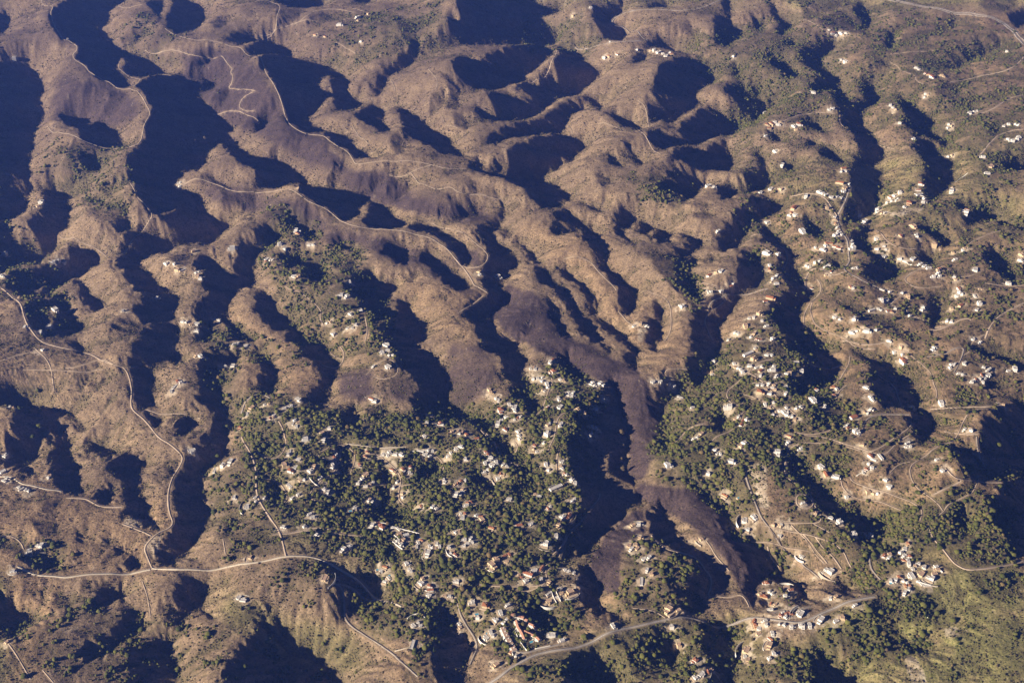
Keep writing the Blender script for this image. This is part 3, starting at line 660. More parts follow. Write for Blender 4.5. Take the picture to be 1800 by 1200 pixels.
('t', 4, [109, 2958, 117, 2985, 127, 3011, 133, 3038, 136, 3066, 139, 3093, 142, 3107, 145, 3121, 158, 3145, 178, 3163, 203, 3170]),
('t', 4, [-671, 2604, -644, 2608, -616, 2612, -590, 2622, -577, 2627, -564, 2632, -537, 2636, -512, 2627, -486, 2618, -459, 2613]),
('t', 4, [-791, 3002, -773, 2981, -763, 2971, -753, 2961, -729, 2949, -708, 2959, -699, 2982, -694, 3009, -697, 3035, -709, 3059]),
('t', 4, [-1373, 3431, -1397, 3436, -1422, 3426, -1448, 3419, -1476, 3422, -1504, 3424, -1532, 3426, -1546, 3427, -1560, 3428, -1588, 3429, -1616, 3430, -1644, 3427]),
('t', 4, [-1357, 2561, -1364, 2573, -1371, 2585, -1391, 2603, -1417, 2609, -1443, 2603, -1467, 2591, -1488, 2573]),
('t', 4, [2048, 5880, 2036, 5905, 2026, 5930, 2030, 5956, 2036, 5982, 2027, 6007, 2018, 6017, 2009, 6027, 1993, 6050, 1988, 6077, 1984, 6104, 1976, 6131, 1969, 6158, 1962, 6185]),
('t', 4, [1563, 5537, 1553, 5511, 1545, 5485, 1542, 5457, 1541, 5429, 1542, 5415, 1543, 5401, 1549, 5374, 1561, 5349, 1575, 5325, 1586, 5300, 1589, 5273]),
('t', 4, [1527, 5519, 1500, 5527, 1473, 5531, 1445, 5530, 1431, 5528, 1417, 5526, 1391, 5518, 1366, 5505, 1343, 5489, 1321, 5473, 1300, 5454, 1281, 5433, 1259, 5416]),
('t', 4, [1743, 5175, 1752, 5200, 1750, 5226, 1733, 5247, 1722, 5256, 1711, 5265, 1688, 5281]),
('t', 4, [-652, 2609, -625, 2612, -598, 2618, -570, 2621, -543, 2616, -515, 2612, -488, 2607, -460, 2603, -446, 2602, -432, 2601, -408, 2590]),
('t', 4, [258, 2792, 253, 2765, 240, 2740, 226, 2716, 211, 2692, 196, 2669, 180, 2646, 166, 2622, 160, 2609, 154, 2596, 144, 2570, 137, 2543, 130, 2516]),
('t', 4, [96, 2406, 68, 2405, 40, 2407, 12, 2407, -16, 2406, -30, 2406, -44, 2406, -70, 2413, -97, 2413]),
('t', 4, [162, 2631, 151, 2605, 144, 2578, 135, 2552, 120, 2529, 103, 2508, 94, 2482, 93, 2468, 92, 2454, 94, 2426, 81, 2405, 58, 2396, 31, 2392, 3, 2388]),
('t', 4, [837, 2584, 812, 2596, 785, 2605, 772, 2609, 759, 2613, 731, 2620, 704, 2626, 676, 2629]),
('t', 4, [1306, 2991, 1332, 2997, 1354, 3011, 1370, 3034, 1385, 3058, 1399, 3082, 1411, 3107, 1427, 3131, 1435, 3142, 1443, 3153, 1465, 3171, 1489, 3183, 1516, 3189, 1541, 3184]),
('t', 4, [1376, 2837, 1366, 2812, 1351, 2789, 1337, 2766, 1313, 2751, 1289, 2737, 1277, 2730, 1265, 2723, 1244, 2705, 1229, 2682, 1208, 2664]),
('t', 4, [-1266, 3453, -1283, 3434, -1309, 3430, -1335, 3437, -1356, 3454, -1375, 3470, -1400, 3470, -1424, 3456, -1436, 3449, -1448, 3442, -1474, 3433, -1502, 3432]),
('t', 4, [-1611, 3504, -1625, 3507, -1639, 3510, -1660, 3499, -1683, 3485, -1705, 3468, -1728, 3452, -1748, 3433, -1769, 3415, -1791, 3397]),
('t', 4, [839, 3139, 837, 3166, 834, 3193, 822, 3217, 801, 3234, 789, 3242, 777, 3250, 753, 3263, 728, 3276]),
('t', 4, [972, 3127, 979, 3102, 991, 3079, 987, 3059, 962, 3048, 948, 3045, 934, 3042, 907, 3042, 880, 3050, 862, 3067, 868, 3089]),
('t', 4, [1155, 2653, 1167, 2678, 1175, 2702, 1168, 2728, 1151, 2750, 1129, 2767, 1105, 2781, 1080, 2795, 1068, 2801, 1056, 2807, 1031, 2821, 1010, 2839, 1006, 2863]),
('t', 4, [1449, 3838, 1431, 3818, 1420, 3796, 1429, 3773, 1452, 3758, 1463, 3750, 1474, 3742, 1484, 3718, 1494, 3694, 1516, 3690]),
]
# houses: x y pairs in metres for white, cream, terracotta, long and barn-like ones
HOUSES = {
 'w': [
456, 2109, 471, 2121, 11, 2172, 649, 2168, 661, 2180, 127, 2214, 595, 2197, 102, 2235, 263, 2254, 669, 2246, -48, 2246, -66, 2246, 746, 2263, 767, 2265,
836, 2272, -55, 2258, 720, 2270, 702, 2271, -254, 2272, -237, 2273, 692, 2275, 799, 2281, -243, 2282, 661, 2280, 415, 2280, 643, 2279, -41, 2290, 711, 2300,
753, 2307, 660, 2298, -30, 2314, 896, 2325, -138, 2300, -89, 2311, 752, 2330, 710, 2328, -11, 2338, -103, 2351, 684, 2346, -711, 2360, 1039, 2374, 844, 2366,
-724, 2372, 1053, 2384, -166, 2376, -221, 2379, 1056, 2410, 1121, 2416, 129, 2402, -146, 2414, 1012, 2416, 1047, 2418, 1028, 2420, 82, 2419, -242, 2415, 38, 2421,
732, 2399, 1073, 2434, 703, 2420, 61, 2458, 1084, 2461, 365, 2460, 1116, 2465, 1147, 2465, 698, 2432, 166, 2462, 154, 2464, -272, 2465, 1076, 2476, 1103, 2476,
143, 2468, -1352, 2471, -344, 2455, -278, 2475, -335, 2463, 1077, 2492, -287, 2492, 1030, 2505, -358, 2488, 1074, 2511, 872, 2487, 362, 2509, -168, 2519, 376, 2513,
842, 2485, -231, 2528, 1071, 2531, -172, 2540, -131, 2543, -122, 2551, 94, 2551, -200, 2549, -464, 2546, 1087, 2546, -110, 2556, -220, 2551, -130, 2564, -209, 2559,
-229, 2558, -449, 2557, -1338, 2548, -114, 2569, 331, 2554, -308, 2567, 123, 2585, -261, 2576, -317, 2578, -1313, 2573, -159, 2599, -295, 2601, -546, 2606, 52, 2626,
807, 2577, 962, 2618, -648, 2627, -589, 2631, 143, 2658, -395, 2646, -139, 2662, 759, 2642, -101, 2668, 929, 2659, 762, 2653, 1017, 2640, -146, 2678, -567, 2675,
673, 2657, 908, 2676, 110, 2696, -577, 2686, 362, 2673, 693, 2690, 173, 2717, -216, 2707, 669, 2689, 180, 2725, -131, 2717, -229, 2716, 835, 2722, -8, 2736,
-454, 2725, 78, 2748, -267, 2730, -768, 2742, -406, 2759, -418, 2761, -738, 2762, -162, 2774, -1411, 2784, -1421, 2788, -644, 2775, -736, 2774, -146, 2786, -1443, 2795,
-745, 2780, 185, 2804, 1070, 2789, -625, 2787, 1104, 2802, 1271, 2832, -325, 2790, -816, 2787, 175, 2818, -541, 2799, 982, 2796, 1099, 2819, -553, 2811, -198, 2837,
162, 2849, -655, 2832, -427, 2831, -1495, 2844, 1260, 2879, -1374, 2849, -350, 2832, -139, 2845, -616, 2847, -203, 2848, -663, 2842, -564, 2852, -342, 2845, -410, 2848,
-457, 2850, -42, 2864, 967, 2867, 149, 2883, 1074, 2885, 110, 2884, -446, 2867, -601, 2883, 587, 2882, -81, 2886, -648, 2897, -72, 2895, -311, 2887, 1071, 2908,
-536, 2900, -17, 2905, 102, 2909, -1530, 2897, -60, 2911, 468, 2909, -26, 2912, -325, 2901, 150, 2921, 659, 2919, -81, 2918, -540, 2918, 932, 2916, -47, 2924,
-69, 2931, -645, 2936, -142, 2942, -65, 2947, 808, 2961, 633, 2960, -679, 2960, -856, 2949, 623, 2964, 76, 2970, -879, 2946, 620, 2977, -536, 2970, -338, 2971,
709, 2991, -354, 2972, -195, 2972, 1217, 2990, 1204, 2992, -187, 2980, -380, 2977, 883, 2988, -265, 2978, -400, 2977, -250, 2980, -170, 2992, -392, 2985, 1209, 3004,
-257, 2992, -375, 2992, 848, 3006, -244, 2993, -157, 3000, 98, 3007, 1218, 3011, -577, 3020, -634, 3021, 1060, 3040, -987, 3011, 1417, 3047, 110, 3045, -270, 3043,
13, 3034, 1401, 3059, 564, 3046, 576, 3051, 22, 3056, -163, 3062, 150, 3075, 241, 3059, -568, 3075, 20, 3070, 1038, 3081, 155, 3089, -672, 3087, 1045, 3090,
244, 3074, 118, 3097, 249, 3084, -218, 3102, -1586, 3047, -684, 3122, 738, 3124, 881, 3130, -268, 3119, 9, 3132, 253, 3121, 866, 3143, 265, 3121, 27, 3144,
-45, 3133, 720, 3146, 1125, 3156, 837, 3156, 860, 3160, 901, 3167, -753, 3157, 915, 3172, 880, 3171, -32, 3154, -18, 3162, 1139, 3175, 850, 3175, 872, 3179,
993, 3182, 5, 3177, 997, 3192, 154, 3191, -263, 3179, -726, 3192, -716, 3199, 962, 3211, 833, 3208, 9, 3202, 116, 3205, -706, 3207, 697, 3205, 1153, 3218,
816, 3212, 1151, 3231, -9, 3217, 580, 3215, 270, 3216, -852, 3207, -440, 3231, 153, 3236, -796, 3231, -688, 3240, 834, 3256, 149, 3249, 1386, 3240, -44, 3247,
885, 3259, -695, 3255, -51, 3259, 194, 3263, 180, 3266, 840, 3280, 1149, 3281, 1295, 3252, 890, 3291, 185, 3280, 199, 3280, 800, 3294, 838, 3300, 810, 3300,
296, 3276, 1304, 3260, 821, 3307, -1638, 3264, 1060, 3304, 107, 3303, 998, 3304, 864, 3340, 813, 3343, -1119, 3315, 117, 3326, 556, 3307, 271, 3331, 870, 3350,
260, 3334, 1513, 3341, 291, 3342, 905, 3361, 115, 3343, 267, 3346, 1525, 3350, 549, 3320, 1554, 3348, 465, 3352, 160, 3360, -409, 3384, 861, 3378, -1097, 3357,
490, 3359, 1550, 3366, 101, 3361, 1567, 3374, 767, 3387, 94, 3373, 1496, 3386, 102, 3382, 525, 3372, 1485, 3390, 814, 3402, 870, 3403, 828, 3405, 85, 3385,
963, 3397, 540, 3371, 1584, 3391, 801, 3409, 763, 3404, 71, 3389, -458, 3416, 788, 3417, 756, 3417, 1588, 3412, 1595, 3420, 953, 3437, 1580, 3429, 1603, 3429,
1467, 3430, 1666, 3426, 79, 3431, 1491, 3440, 1477, 3442, 62, 3436, 1691, 3437, 747, 3447, 1512, 3449, 1525, 3453, -415, 3469, -403, 3470, 677, 3441, -438, 3486,
861, 3482, 127, 3467, 876, 3483, -422, 3498, 130, 3482, -1609, 3510, 829, 3523, 689, 3502, -430, 3535, -1064, 3516, -983, 3502, 1442, 3536, -956, 3507, 1450, 3548,
897, 3578, 1343, 3554, 1326, 3566, 1611, 3597, 1597, 3600, 829, 3608, 1303, 3601, -1638, 3626, -968, 3612, -1693, 3650, 1239, 3642, -929, 3615, -956, 3619, 1272, 3648,
1208, 3654, 1191, 3654, 892, 3665, 793, 3655, -559, 3666, 759, 3644, -550, 3678, -578, 3675, -628, 3664, 786, 3671, -1629, 3686, 1210, 3706, 885, 3709, 1554, 3712,
-1117, 3699, -1378, 3738, 1161, 3726, -657, 3722, 1547, 3728, -576, 3743, 860, 3738, 846, 3741, 1151, 3747, -1162, 3739, -538, 3763, -1124, 3737, -1175, 3743, 478, 3737,
1663, 3772, 1422, 3763, 1322, 3786, 444, 3757, 1317, 3796, 1684, 3810, 438, 3768, 1380, 3809, -1057, 3785, 1482, 3809, -1651, 3814, 1338, 3839, 1489, 3828, 1356, 3846,
-599, 3860, 1685, 3860, 618, 3841, -621, 3868, 1683, 3871, 1432, 3894, -1299, 3886, 1650, 3899, 1383, 3909, 1633, 3900, 1254, 3921, 1644, 3915, 1834, 3952, 738, 3946,
777, 3960, 1569, 3993, 1646, 3995, 1593, 3997, 986, 3987, 1592, 4013, -1164, 4009, -817, 4020, 828, 4005, 1741, 4046, 978, 4025, 1567, 4055, 788, 4056, 1288, 4069,
-1195, 4062, 1300, 4073, 988, 4051, -1182, 4066, 1563, 4088, 1004, 4076, -122, 4082, -1941, 4093, -1287, 4125, -1950, 4102, 1693, 4137, 1197, 4126, -1323, 4138, -53, 4118,
1567, 4147, 1216, 4149, 1958, 4169, 992, 4160, 1150, 4176, 1190, 4190, 1174, 4189, 1142, 4188, -940, 4208, -929, 4210, 1560, 4212, 1755, 4237, 1514, 4222, -957, 4225,
1038, 4237, 1332, 4250, 1214, 4251, 1453, 4241, 995, 4247, 1228, 4269, 1328, 4275, 1466, 4269, -1795, 4238, -1096, 4270, 1191, 4277, 1462, 4280, 1435, 4272, -1782, 4253,
1329, 4305, -1763, 4258, -894, 4292, 1600, 4328, -916, 4313, -788, 4317, -802, 4317, 1305, 4338, 1599, 4343, 1279, 4344, 1447, 4344, 1301, 4366, 1317, 4394, -2033, 4353,
1168, 4422, 831, 4429, -869, 4431, 1317, 4453, 1858, 4535, 1447, 4529, 1613, 4572, 1537, 4561, 1339, 4556, 1165, 4561, 1143, 4565, 1053, 4570, 1702, 4617, 1326, 4645,
1714, 4649, 1310, 4665, 1447, 4618, 1298, 4679, 1387, 4693, 1530, 4644, 1608, 4675, 1288, 4697, 1616, 4684, 1232, 4690, 1594, 4685, 1539, 4669, -1980, 4688, 1579, 4691,
1422, 4735, 1635, 4717, 1612, 4713, 1857, 4738, 1059, 4784, 1108, 4805, 862, 4810, 1411, 4852, 1428, 4859, 2047, 4874, 846, 4844, -1441, 4879, -1442, 4900, -1455, 4898,
2082, 5042, 2076, 5063, 1202, 5053, 2256, 5177, 1969, 5152, 2282, 5197, 2243, 5198, 1189, 5168, 2297, 5216, 1837, 5270, 1171, 5315, 2345, 5364, 2286, 5378, 2336, 5382,
2308, 5388, 1312, 5394, 1240, 5400, 1807, 5405, 1228, 5414, 2053, 5447, 2060, 5465, 2173, 5527, 1506, 5542, 1524, 5550, 2199, 5546, 2214, 5552, 1816, 5565, 1812, 5601,
2018, 5743, 1478, 5765, 2030, 5768, 1471, 5794, 1271, 5850, 2071, 6057, 2060, 6069, 1747, 6253, -2609, 6265, 810, 6282, 1164, 6289, 1732, 6286, 2607, 6317, 797, 6334,
-2357, 6396, 838, 6361, 780, 6382, -805, 6432, 762, 6430, 672, 6444, 764, 6452, 497, 6433, 1816, 6584, 1727, 6591, 1767, 6585, 1790, 6592, 536, 6578, -945, 6658,
-858, 6773, 453, 7023],
 'c': [
-39, 2139, 499, 2139, 599, 2180, -1283, 2207, 656, 2210, 603, 2221, 432, 2235, 853, 2280, 638, 2260, -135, 2288, 659, 2311, 413, 2324, 436, 2324, 857, 2369,
96, 2368, -178, 2376, 700, 2369, 131, 2390, 156, 2392, -501, 2422, 175, 2406, 95, 2420, 1133, 2433, 1100, 2437, -239, 2433, 377, 2441, 19, 2441, 1146, 2451,
670, 2425, 1091, 2471, -54, 2474, 746, 2446, -15, 2489, -43, 2494, -721, 2502, -162, 2528, 1036, 2524, -212, 2544, 347, 2554, 344, 2568, 327, 2570, -302, 2584,
-149, 2604, -315, 2605, 359, 2604, 132, 2625, 532, 2605, 517, 2610, -84, 2646, 743, 2647, 776, 2659, 345, 2669, 871, 2698, 68, 2759, -415, 2772, 1059, 2791,
1044, 2798, -146, 2802, -322, 2801, -168, 2823, -628, 2846, -422, 2843, -1372, 2861, -25, 2872, 145, 2893, -440, 2889, -592, 2906, -684, 2908, -350, 2911, 697, 2978,
1065, 2979, 65, 2971, 67, 2985, -587, 3050, -186, 3066, 588, 3065, -155, 3070, -168, 3072, 111, 3087, 886, 3113, -668, 3107, -755, 3146, 707, 3148, 1115, 3162,
205, 3171, 228, 3165, 827, 3198, 1574, 3223, -784, 3230, -842, 3233, 842, 3268, 822, 3274, -1623, 3252, 851, 3294, -70, 3287, -74, 3303, 100, 3311, 822, 3359,
169, 3351, 919, 3371, 1548, 3377, 515, 3366, 749, 3431, 813, 3454, 72, 3444, 676, 3453, 832, 3510, -1081, 3525, 1345, 3571, 841, 3623, 1219, 3652, 822, 3685,
-646, 3723, -1143, 3733, 883, 3757, 462, 3760, 1590, 3818, 1447, 3880, 1724, 3907, 1717, 3916, -1821, 3908, 1647, 3980, -798, 4016, 1594, 4037, -1179, 4029, 971, 4016,
767, 4058, 1196, 4064, -1269, 4087, -125, 4097, 1970, 4200, 1769, 4242, 1719, 4239, -1244, 4246, 1195, 4265, 1665, 4304, 1602, 4398, 1329, 4530, 1525, 4574, 1299, 4585,
-889, 4665, -1975, 4633, 1396, 4712, 1872, 4774, 1147, 4788, 2092, 4962, 1985, 5154, 1320, 5364, 1257, 5409, 2070, 5453, 1822, 5548, 2036, 5754, 2164, 5942, 2161, 5966,
746, 6457, 1804, 6577, -854, 6734, -803, 6824, 351, 7003],
 't': [
490, 2131, 4, 2183, 464, 2173, 663, 2229, 690, 2302, 728, 2310, 635, 2294, 717, 2312, 727, 2323, 634, 2309, 721, 2332, -71, 2342, 1059, 2399, 1048, 2400,
690, 2374, -216, 2395, -221, 2408, 1038, 2430, 25, 2432, 46, 2442, 682, 2411, 754, 2431, 79, 2463, 89, 2470, 1065, 2491, -19, 2510, 1088, 2510, -346, 2494,
-156, 2514, -8, 2515, 1021, 2518, 699, 2476, 1099, 2566, -252, 2583, -56, 2611, -365, 2631, -373, 2648, -89, 2663, 161, 2665, -380, 2658, 103, 2688, -134, 2680,
-127, 2731, -119, 2738, -264, 2741, -160, 2830, 631, 2812, -152, 2840, 156, 2858, 1057, 2883, -34, 2879, -663, 2885, 940, 2879, -330, 2914, 1081, 2941, -307, 2922,
-1542, 2919, -362, 2929, -461, 2933, -540, 2956, -73, 2961, -80, 2973, -445, 2975, -444, 2987, 70, 3001, 854, 3031, -110, 3038, -141, 3058, 1042, 3071, -22, 3090,
717, 3100, -227, 3108, -224, 3120, 721, 3127, 1076, 3135, 18, 3138, -764, 3140, -861, 3135, 114, 3193, -36, 3196, -452, 3242, 800, 3263, 1048, 3271, 1057, 3320,
999, 3318, 1533, 3359, 821, 3378, -1109, 3368, 1561, 3387, 138, 3406, 138, 3491, 1339, 3520, 854, 3575, 844, 3583, 1360, 3781, 1347, 3783, 1622, 3823, 920, 3849,
941, 3879, 1247, 3935, 1646, 3932, 819, 3994, 1605, 4048, 1116, 4027, 744, 4056, 1208, 4081, 987, 4130, -957, 4206, 1249, 4280, 1233, 4285, 1533, 4328, -861, 4401,
1327, 4505, 1871, 4576, 1153, 4577, 1641, 4607, 1167, 4607, 1709, 4712, 1386, 4749, 1596, 4717, 1725, 4756, 1427, 4882, 1198, 5382, 1186, 5399, 1207, 5407, 1337, 5405,
2103, 5940, 2097, 5970, 2086, 5994, 845, 6326, 565, 6432, 520, 6431, -1014, 6545, -1070, 6567, 1747, 6588],
 'l': [
-253, 2207, 119, 2378, 1105, 2397, 98, 2386, 1088, 2406, 347, 2420, -264, 2562, -320, 2627, -333, 2633, 128, 2783, -1433, 2789, -1498, 2829, 1046, 2872, 1088, 2925,
1111, 2933, -676, 2976, -907, 2947, -279, 2987, -686, 3107, -1115, 3342, 800, 3492, 1292, 3789, -1069, 3794, 1371, 3924, -602, 3972, 727, 3959, -1249, 4087, 1528, 4211,
1372, 4650, 1355, 4655, 1705, 4684],
 'r': [
20, 2618, 1275, 4254, 1263, 4264],

}
# joined townhouses: label, depth, height, roof, x y pairs; and long retaining walls
ROWS = [('long ochre-roofed apartment block curving down the left side of the complex', 13, 7, 'flat_warm', [-24, 2268, -15, 2240, -4, 2211, 7, 2181]), ('topmost row of terracotta-roofed townhouses in the complex', 11, 6, 'tile', [-3, 2304, 15, 2304, 28, 2301, 41, 2293]), ('middle row of terracotta-roofed townhouses beside the long white wall', 10, 6, 'tile', [12, 2289, 16, 2269, 25, 2246, 33, 2219]), ('right row of terracotta-roofed townhouses above the pool of the complex', 11, 6, 'tile', [32, 2252, 47, 2240, 60, 2231, 71, 2217]), ('short pinkish row of townhouses in the shade of the complex', 9, 5, 'tile', [44, 2282, 55, 2276, 65, 2264]), ('pale stepped block at the upper left corner of the complex', 8, 4, 'flat_roof', [-7, 2299, -16, 2289, -24, 2279])]
WALLS = [('long white wall curving through the middle of the apartment complex', 4, 'white', [7, 2260, 17, 2224, 30, 2192, 39, 2181]), ('white wall along the outer left side of the apartment complex', 5, 'white', [-29, 2263, -17, 2226, -6, 2195, 3, 2169]), ('pale roadside wall running right from the apartment complex', 2, 'white', [58, 2189, 79, 2194, 101, 2200]), ('upper of three stepped white walls, lower centre', 4, 'white', [-330, 2602, -314, 2586, -299, 2571]), ('middle of three stepped white walls, lower centre', 4, 'white', [-330, 2589, -313, 2572, -298, 2558]), ('lowest of three stepped white walls, lower centre', 4, 'white', [-333, 2579, -317, 2562, -302, 2549]), ('thin pale wall running right above the stepped terraces', 3, 'white', [-338, 2640, -313, 2627, -285, 2619, -259, 2611]), ('left of the parallel white walls below the striped villa', 4, 'white', [105, 2392, 110, 2378, 119, 2362]), ('right of the parallel white walls below the striped villa', 4, 'white', [117, 2395, 124, 2378, 130, 2366]), ('long white wall under the hamlet beside the pine wood', 5, 'white', [1079, 2411, 1094, 2403, 1116, 2395]), ('upper slanting white wall in the hamlet at right', 4, 'white', [1142, 2474, 1150, 2458, 1157, 2441]), ('slanting straight white wall among the right centre terraces', 3, 'white', [1025, 2863, 1048, 2875, 1073, 2890]), ('pale curved wall beside the curved drive, bottom centre', 3, 'white', [-273, 2299, -260, 2313, -243, 2315, -225, 2300]), ('straight pale wall at the head of the hairpin road slope', 3, 'stone', [-298, 2196, -271, 2195, -249, 2204]), ('white wall under the cypress-lined villa on the ochre ridge', 3, 'white', [923, 2681, 941, 2673, 965, 2666]), ('pale wall beside the round villa with the blue pool', 4, 'white', [-183, 2532, -176, 2512, -163, 2503]), ('white wall under the large villa on the central knoll', 4, 'white', [-304, 2984, -282, 2988, -258, 2989]), ('white zigzag wall in the dense villas at left', 3, 'white', [-608, 2865, -591, 2838, -571, 2822]), ('pale wall on the upper spur above the village street', 3, 'white', [1346, 4653, 1368, 4651, 1392, 4650]), ('white wall at the edge of the shaded gully, upper right', 3, 'white', [1684, 4690, 1704, 4683, 1724, 4675]), ('long straight pale wall beside the upper right ravine', 3, 'white', [1922, 4881, 1953, 4908, 1985, 4923]), ('long curved pale wall in the middle of the right slope', 3, 'white', [1513, 4227, 1530, 4204, 1547, 4169])]
# ------------------------------------------------------------------ the lie of the land
# The ridges and ravines are recovered from where their shadows end: every traced shadow outline fixes how far a crest
# stands above the ground behind it. The height field is relaxed until the sun casts those shadows, with running water
# cutting gullies in between.
def fill_polys(rows, h=600, w=900, start=0.0, blend=None):
    img = np.full((h, w), start, np.float32)
    for val, P in rows:
        p = np.array(P, float) / 2
        y0 = max(0, int(np.floor(p[:, 1].min()))); y1 = min(h - 1, int(np.ceil(p[:, 1].max())))
        q = np.roll(p, -1, 0)
        for y in range(y0, y1 + 1):
            yc = y + .5; c = (p[:, 1] <= yc) != (q[:, 1] <= yc)
            xs = np.sort(p[c, 0] + (yc - p[c, 1]) / (q[c, 1] - p[c, 1]) * (q[c, 0] - p[c, 0]))
            for k in range(0, len(xs) - 1, 2):
                a = max(0, int(round(xs[k]))); b = min(w, int(round(xs[k + 1])))
                if b > a: img[y, a:b] = val if blend is None else np.maximum(img[y, a:b], val)
    return img
def parse_tiles(text, vals):
    ox = oy = 0; out = []
    for l in text.strip().split('\n'):
        t = l.split()
        if not t: continue
        if t[0] == 'T': ox, oy = int(t[1]), int(t[2]); continue
        pts = [tuple(map(float, q.split(','))) for q in t[1:]]
        out.append((vals[t[0]], [(ox + a / 4, oy + b / 4) for a, b in pts]))
    return out
LIGHT = fill_polys(parse_tiles(SHADOWS, {'S': 0., 'M': .5, 'L': 1.}), start=1.0)
TE = math.tan(SUN_EL); CA, SA = math.cos(TRAVEL), math.sin(TRAVEL)
def refl(u, n):
    u = np.abs(u) % (2 * n); return np.where(u > n, 2 * n - u, u)
def image_xy(x, y, z):
    d = y * CP - (z - HC) * SP
    return 900 + F * x / d, 600 - F * (y * SP + (z - HC) * CP) / d
class Land:
    def __init__(s, D):
        s.D = D
        s.S = -2900 + D * np.arange(int(10800 / D)); s.T = -1700 + D * np.arange(int(10000 / D))
        SS, TT = np.meshgrid(s.S, s.T); s.X = SS * CA - TT * SA; s.Y = SS * SA + TT * CA
        s.SL = (s.S * TE)[None, :]
        s.ks = 2 * np.pi * np.fft.rfftfreq(len(s.S), D)[None, :]; s.kt = 2 * np.pi * np.fft.fftfreq(len(s.T), D)[:, None]
        s.k2 = s.ks ** 2 + s.kt ** 2
        s.rows = np.repeat(np.arange(len(s.T))[:, None], len(s.S), 1)
    def f(s, a): return np.fft.rfft2(a)
    def g(s, a): return np.fft.irfft2(a, s=(len(s.T), len(s.S)))
    def target(s, h):
        u, v = image_xy(s.X, s.Y, h)
        inside = (u > -150) & (u < 1950) & (v > -150) & (v < 1350)
        m = LIGHT[np.clip((refl(v, 1199.) / 2).astype(int), 0, 599), np.clip((refl(u, 1799.) / 2).astype(int), 0, 899)]
        w = np.where((s.Y > 1300) & (u > -700) & (u < 2500) & (v > -400) & (v < 1500), np.where(inside, 1., .25), 0.)
        return m, w
    def first(s, m, w):
        g = np.where(m < .25, -.62, np.where(m < .75, -.25, .30)) * w
        g = g - (g.sum(1) / np.maximum(w.sum(1), 1))[:, None] * w
        return s.g(np.conj(1j * s.ks) * s.f(g) / (s.ks ** 2 + .15 * s.kt ** 2 + (2 * np.pi / 2500) ** 2 * .5 + 400 * s.k2 ** 2))
    def line(s, h):
        a = h + s.SL; c = np.maximum.accumulate(a, 1)
        prev = np.concatenate([np.full((a.shape[0], 1), -1e9), c[:, :-1]], 1) - s.SL
        ix = np.maximum.accumulate(np.where(a >= c, np.arange(a.shape[1])[None, :], 0), 1)
        return prev, np.concatenate([np.zeros((a.shape[0], 1), int), ix[:, :-1]], 1)
    def inner(s, b, lim):
        d = np.zeros(b.shape, np.float32); c = b.copy()
        for _ in range(int(lim / s.D)):
            d += c; e = c.copy()
            e[1:] &= c[:-1]; e[:-1] &= c[1:]; e[:, 1:] &= c[:, :-1]; e[:, :-1] &= c[:, 1:]; c = e
        return d * s.D
    def relax(s, h, n, smooth, lowk=6e-3, every=20, lr=.09):
        D = s.D; momentum = 0; H = s.f(h); precondition = 1 / (1 + s.k2 * 45. ** 2); regular = s.k2 ** 2 * smooth + lowk; denominator = 1 + s.k2 ** 2 * smooth
        for it in range(n):
            if it % every == 0:
                m, w = s.target(h); sh = m < .25; mid = (m >= .25) & (m < .75); lit = m >= .75
                n_ = sh.shape[1]; ii_ = np.arange(n_)[None, :]
                nxt = np.minimum.accumulate(np.where(sh, ii_, 10 ** 6)[:, ::-1], 1)[:, ::-1] - ii_      # cells to the next shadow
                crest = np.clip(1 - nxt * D / 48., 0, 1) * lit * w; goal = .12 - .40 * crest
                deep = .10 * s.inner(sh, 160.); ws = sh * w; wl = lit * w * 1.3; wr = w * np.where(sh, .12, 1.3)
                if VERBOSE:
                    L, _ = s.line(h); q = h > L; t = m > .3; ii = w > .9
                    print('relax', it, 'overlap', ((~q) & (~t) & ii).sum() / (((~q) | (~t)) & ii).sum(), flush=True)
            L, pi = s.line(h)
            g = np.clip(np.maximum(h - L + 1.5 + deep, 0) * ws - np.maximum(L - h + 1.5, 0) * wl, -40, 40)
            nz = np.nonzero(g)
            G = g - .5 * np.bincount((s.rows[nz] * h.shape[1] + pi[nz]), weights=np.clip(g[nz], -15, 15), minlength=h.size).reshape(h.shape)
            hs = np.zeros_like(h); hs[:, 1:] = (h[:, 1:] - h[:, :-1]) / D
            gt = np.where(sh & (L - h > deep + 40), .1, np.where(mid, -.29, -.30))
            r = np.where(lit, (np.minimum(hs + .12, 0) + np.maximum(hs - .5, 0)) * 2 + np.where(crest > 0, (hs - goal) * .8, (hs - .27) * .08), (hs - gt) * wr)
            r[:, 0] = 0
            G += D * 1.2 * r; G[:, :-1] -= D * 1.2 * r[:, 1:]
            momentum = .85 * momentum + (s.f(G) * precondition + H * regular) / denominator
            H = H - lr * momentum; h = s.g(H)
        return h
    def bandnoise(s, lam, amp, rg):
        k = np.sqrt(s.k2) * lam / (2 * np.pi)
        n = s.g(s.f(rg.normal(size=s.X.shape)) * k ** 1.5 * np.exp(-k ** 2 * .75)); return n / n.std() * amp
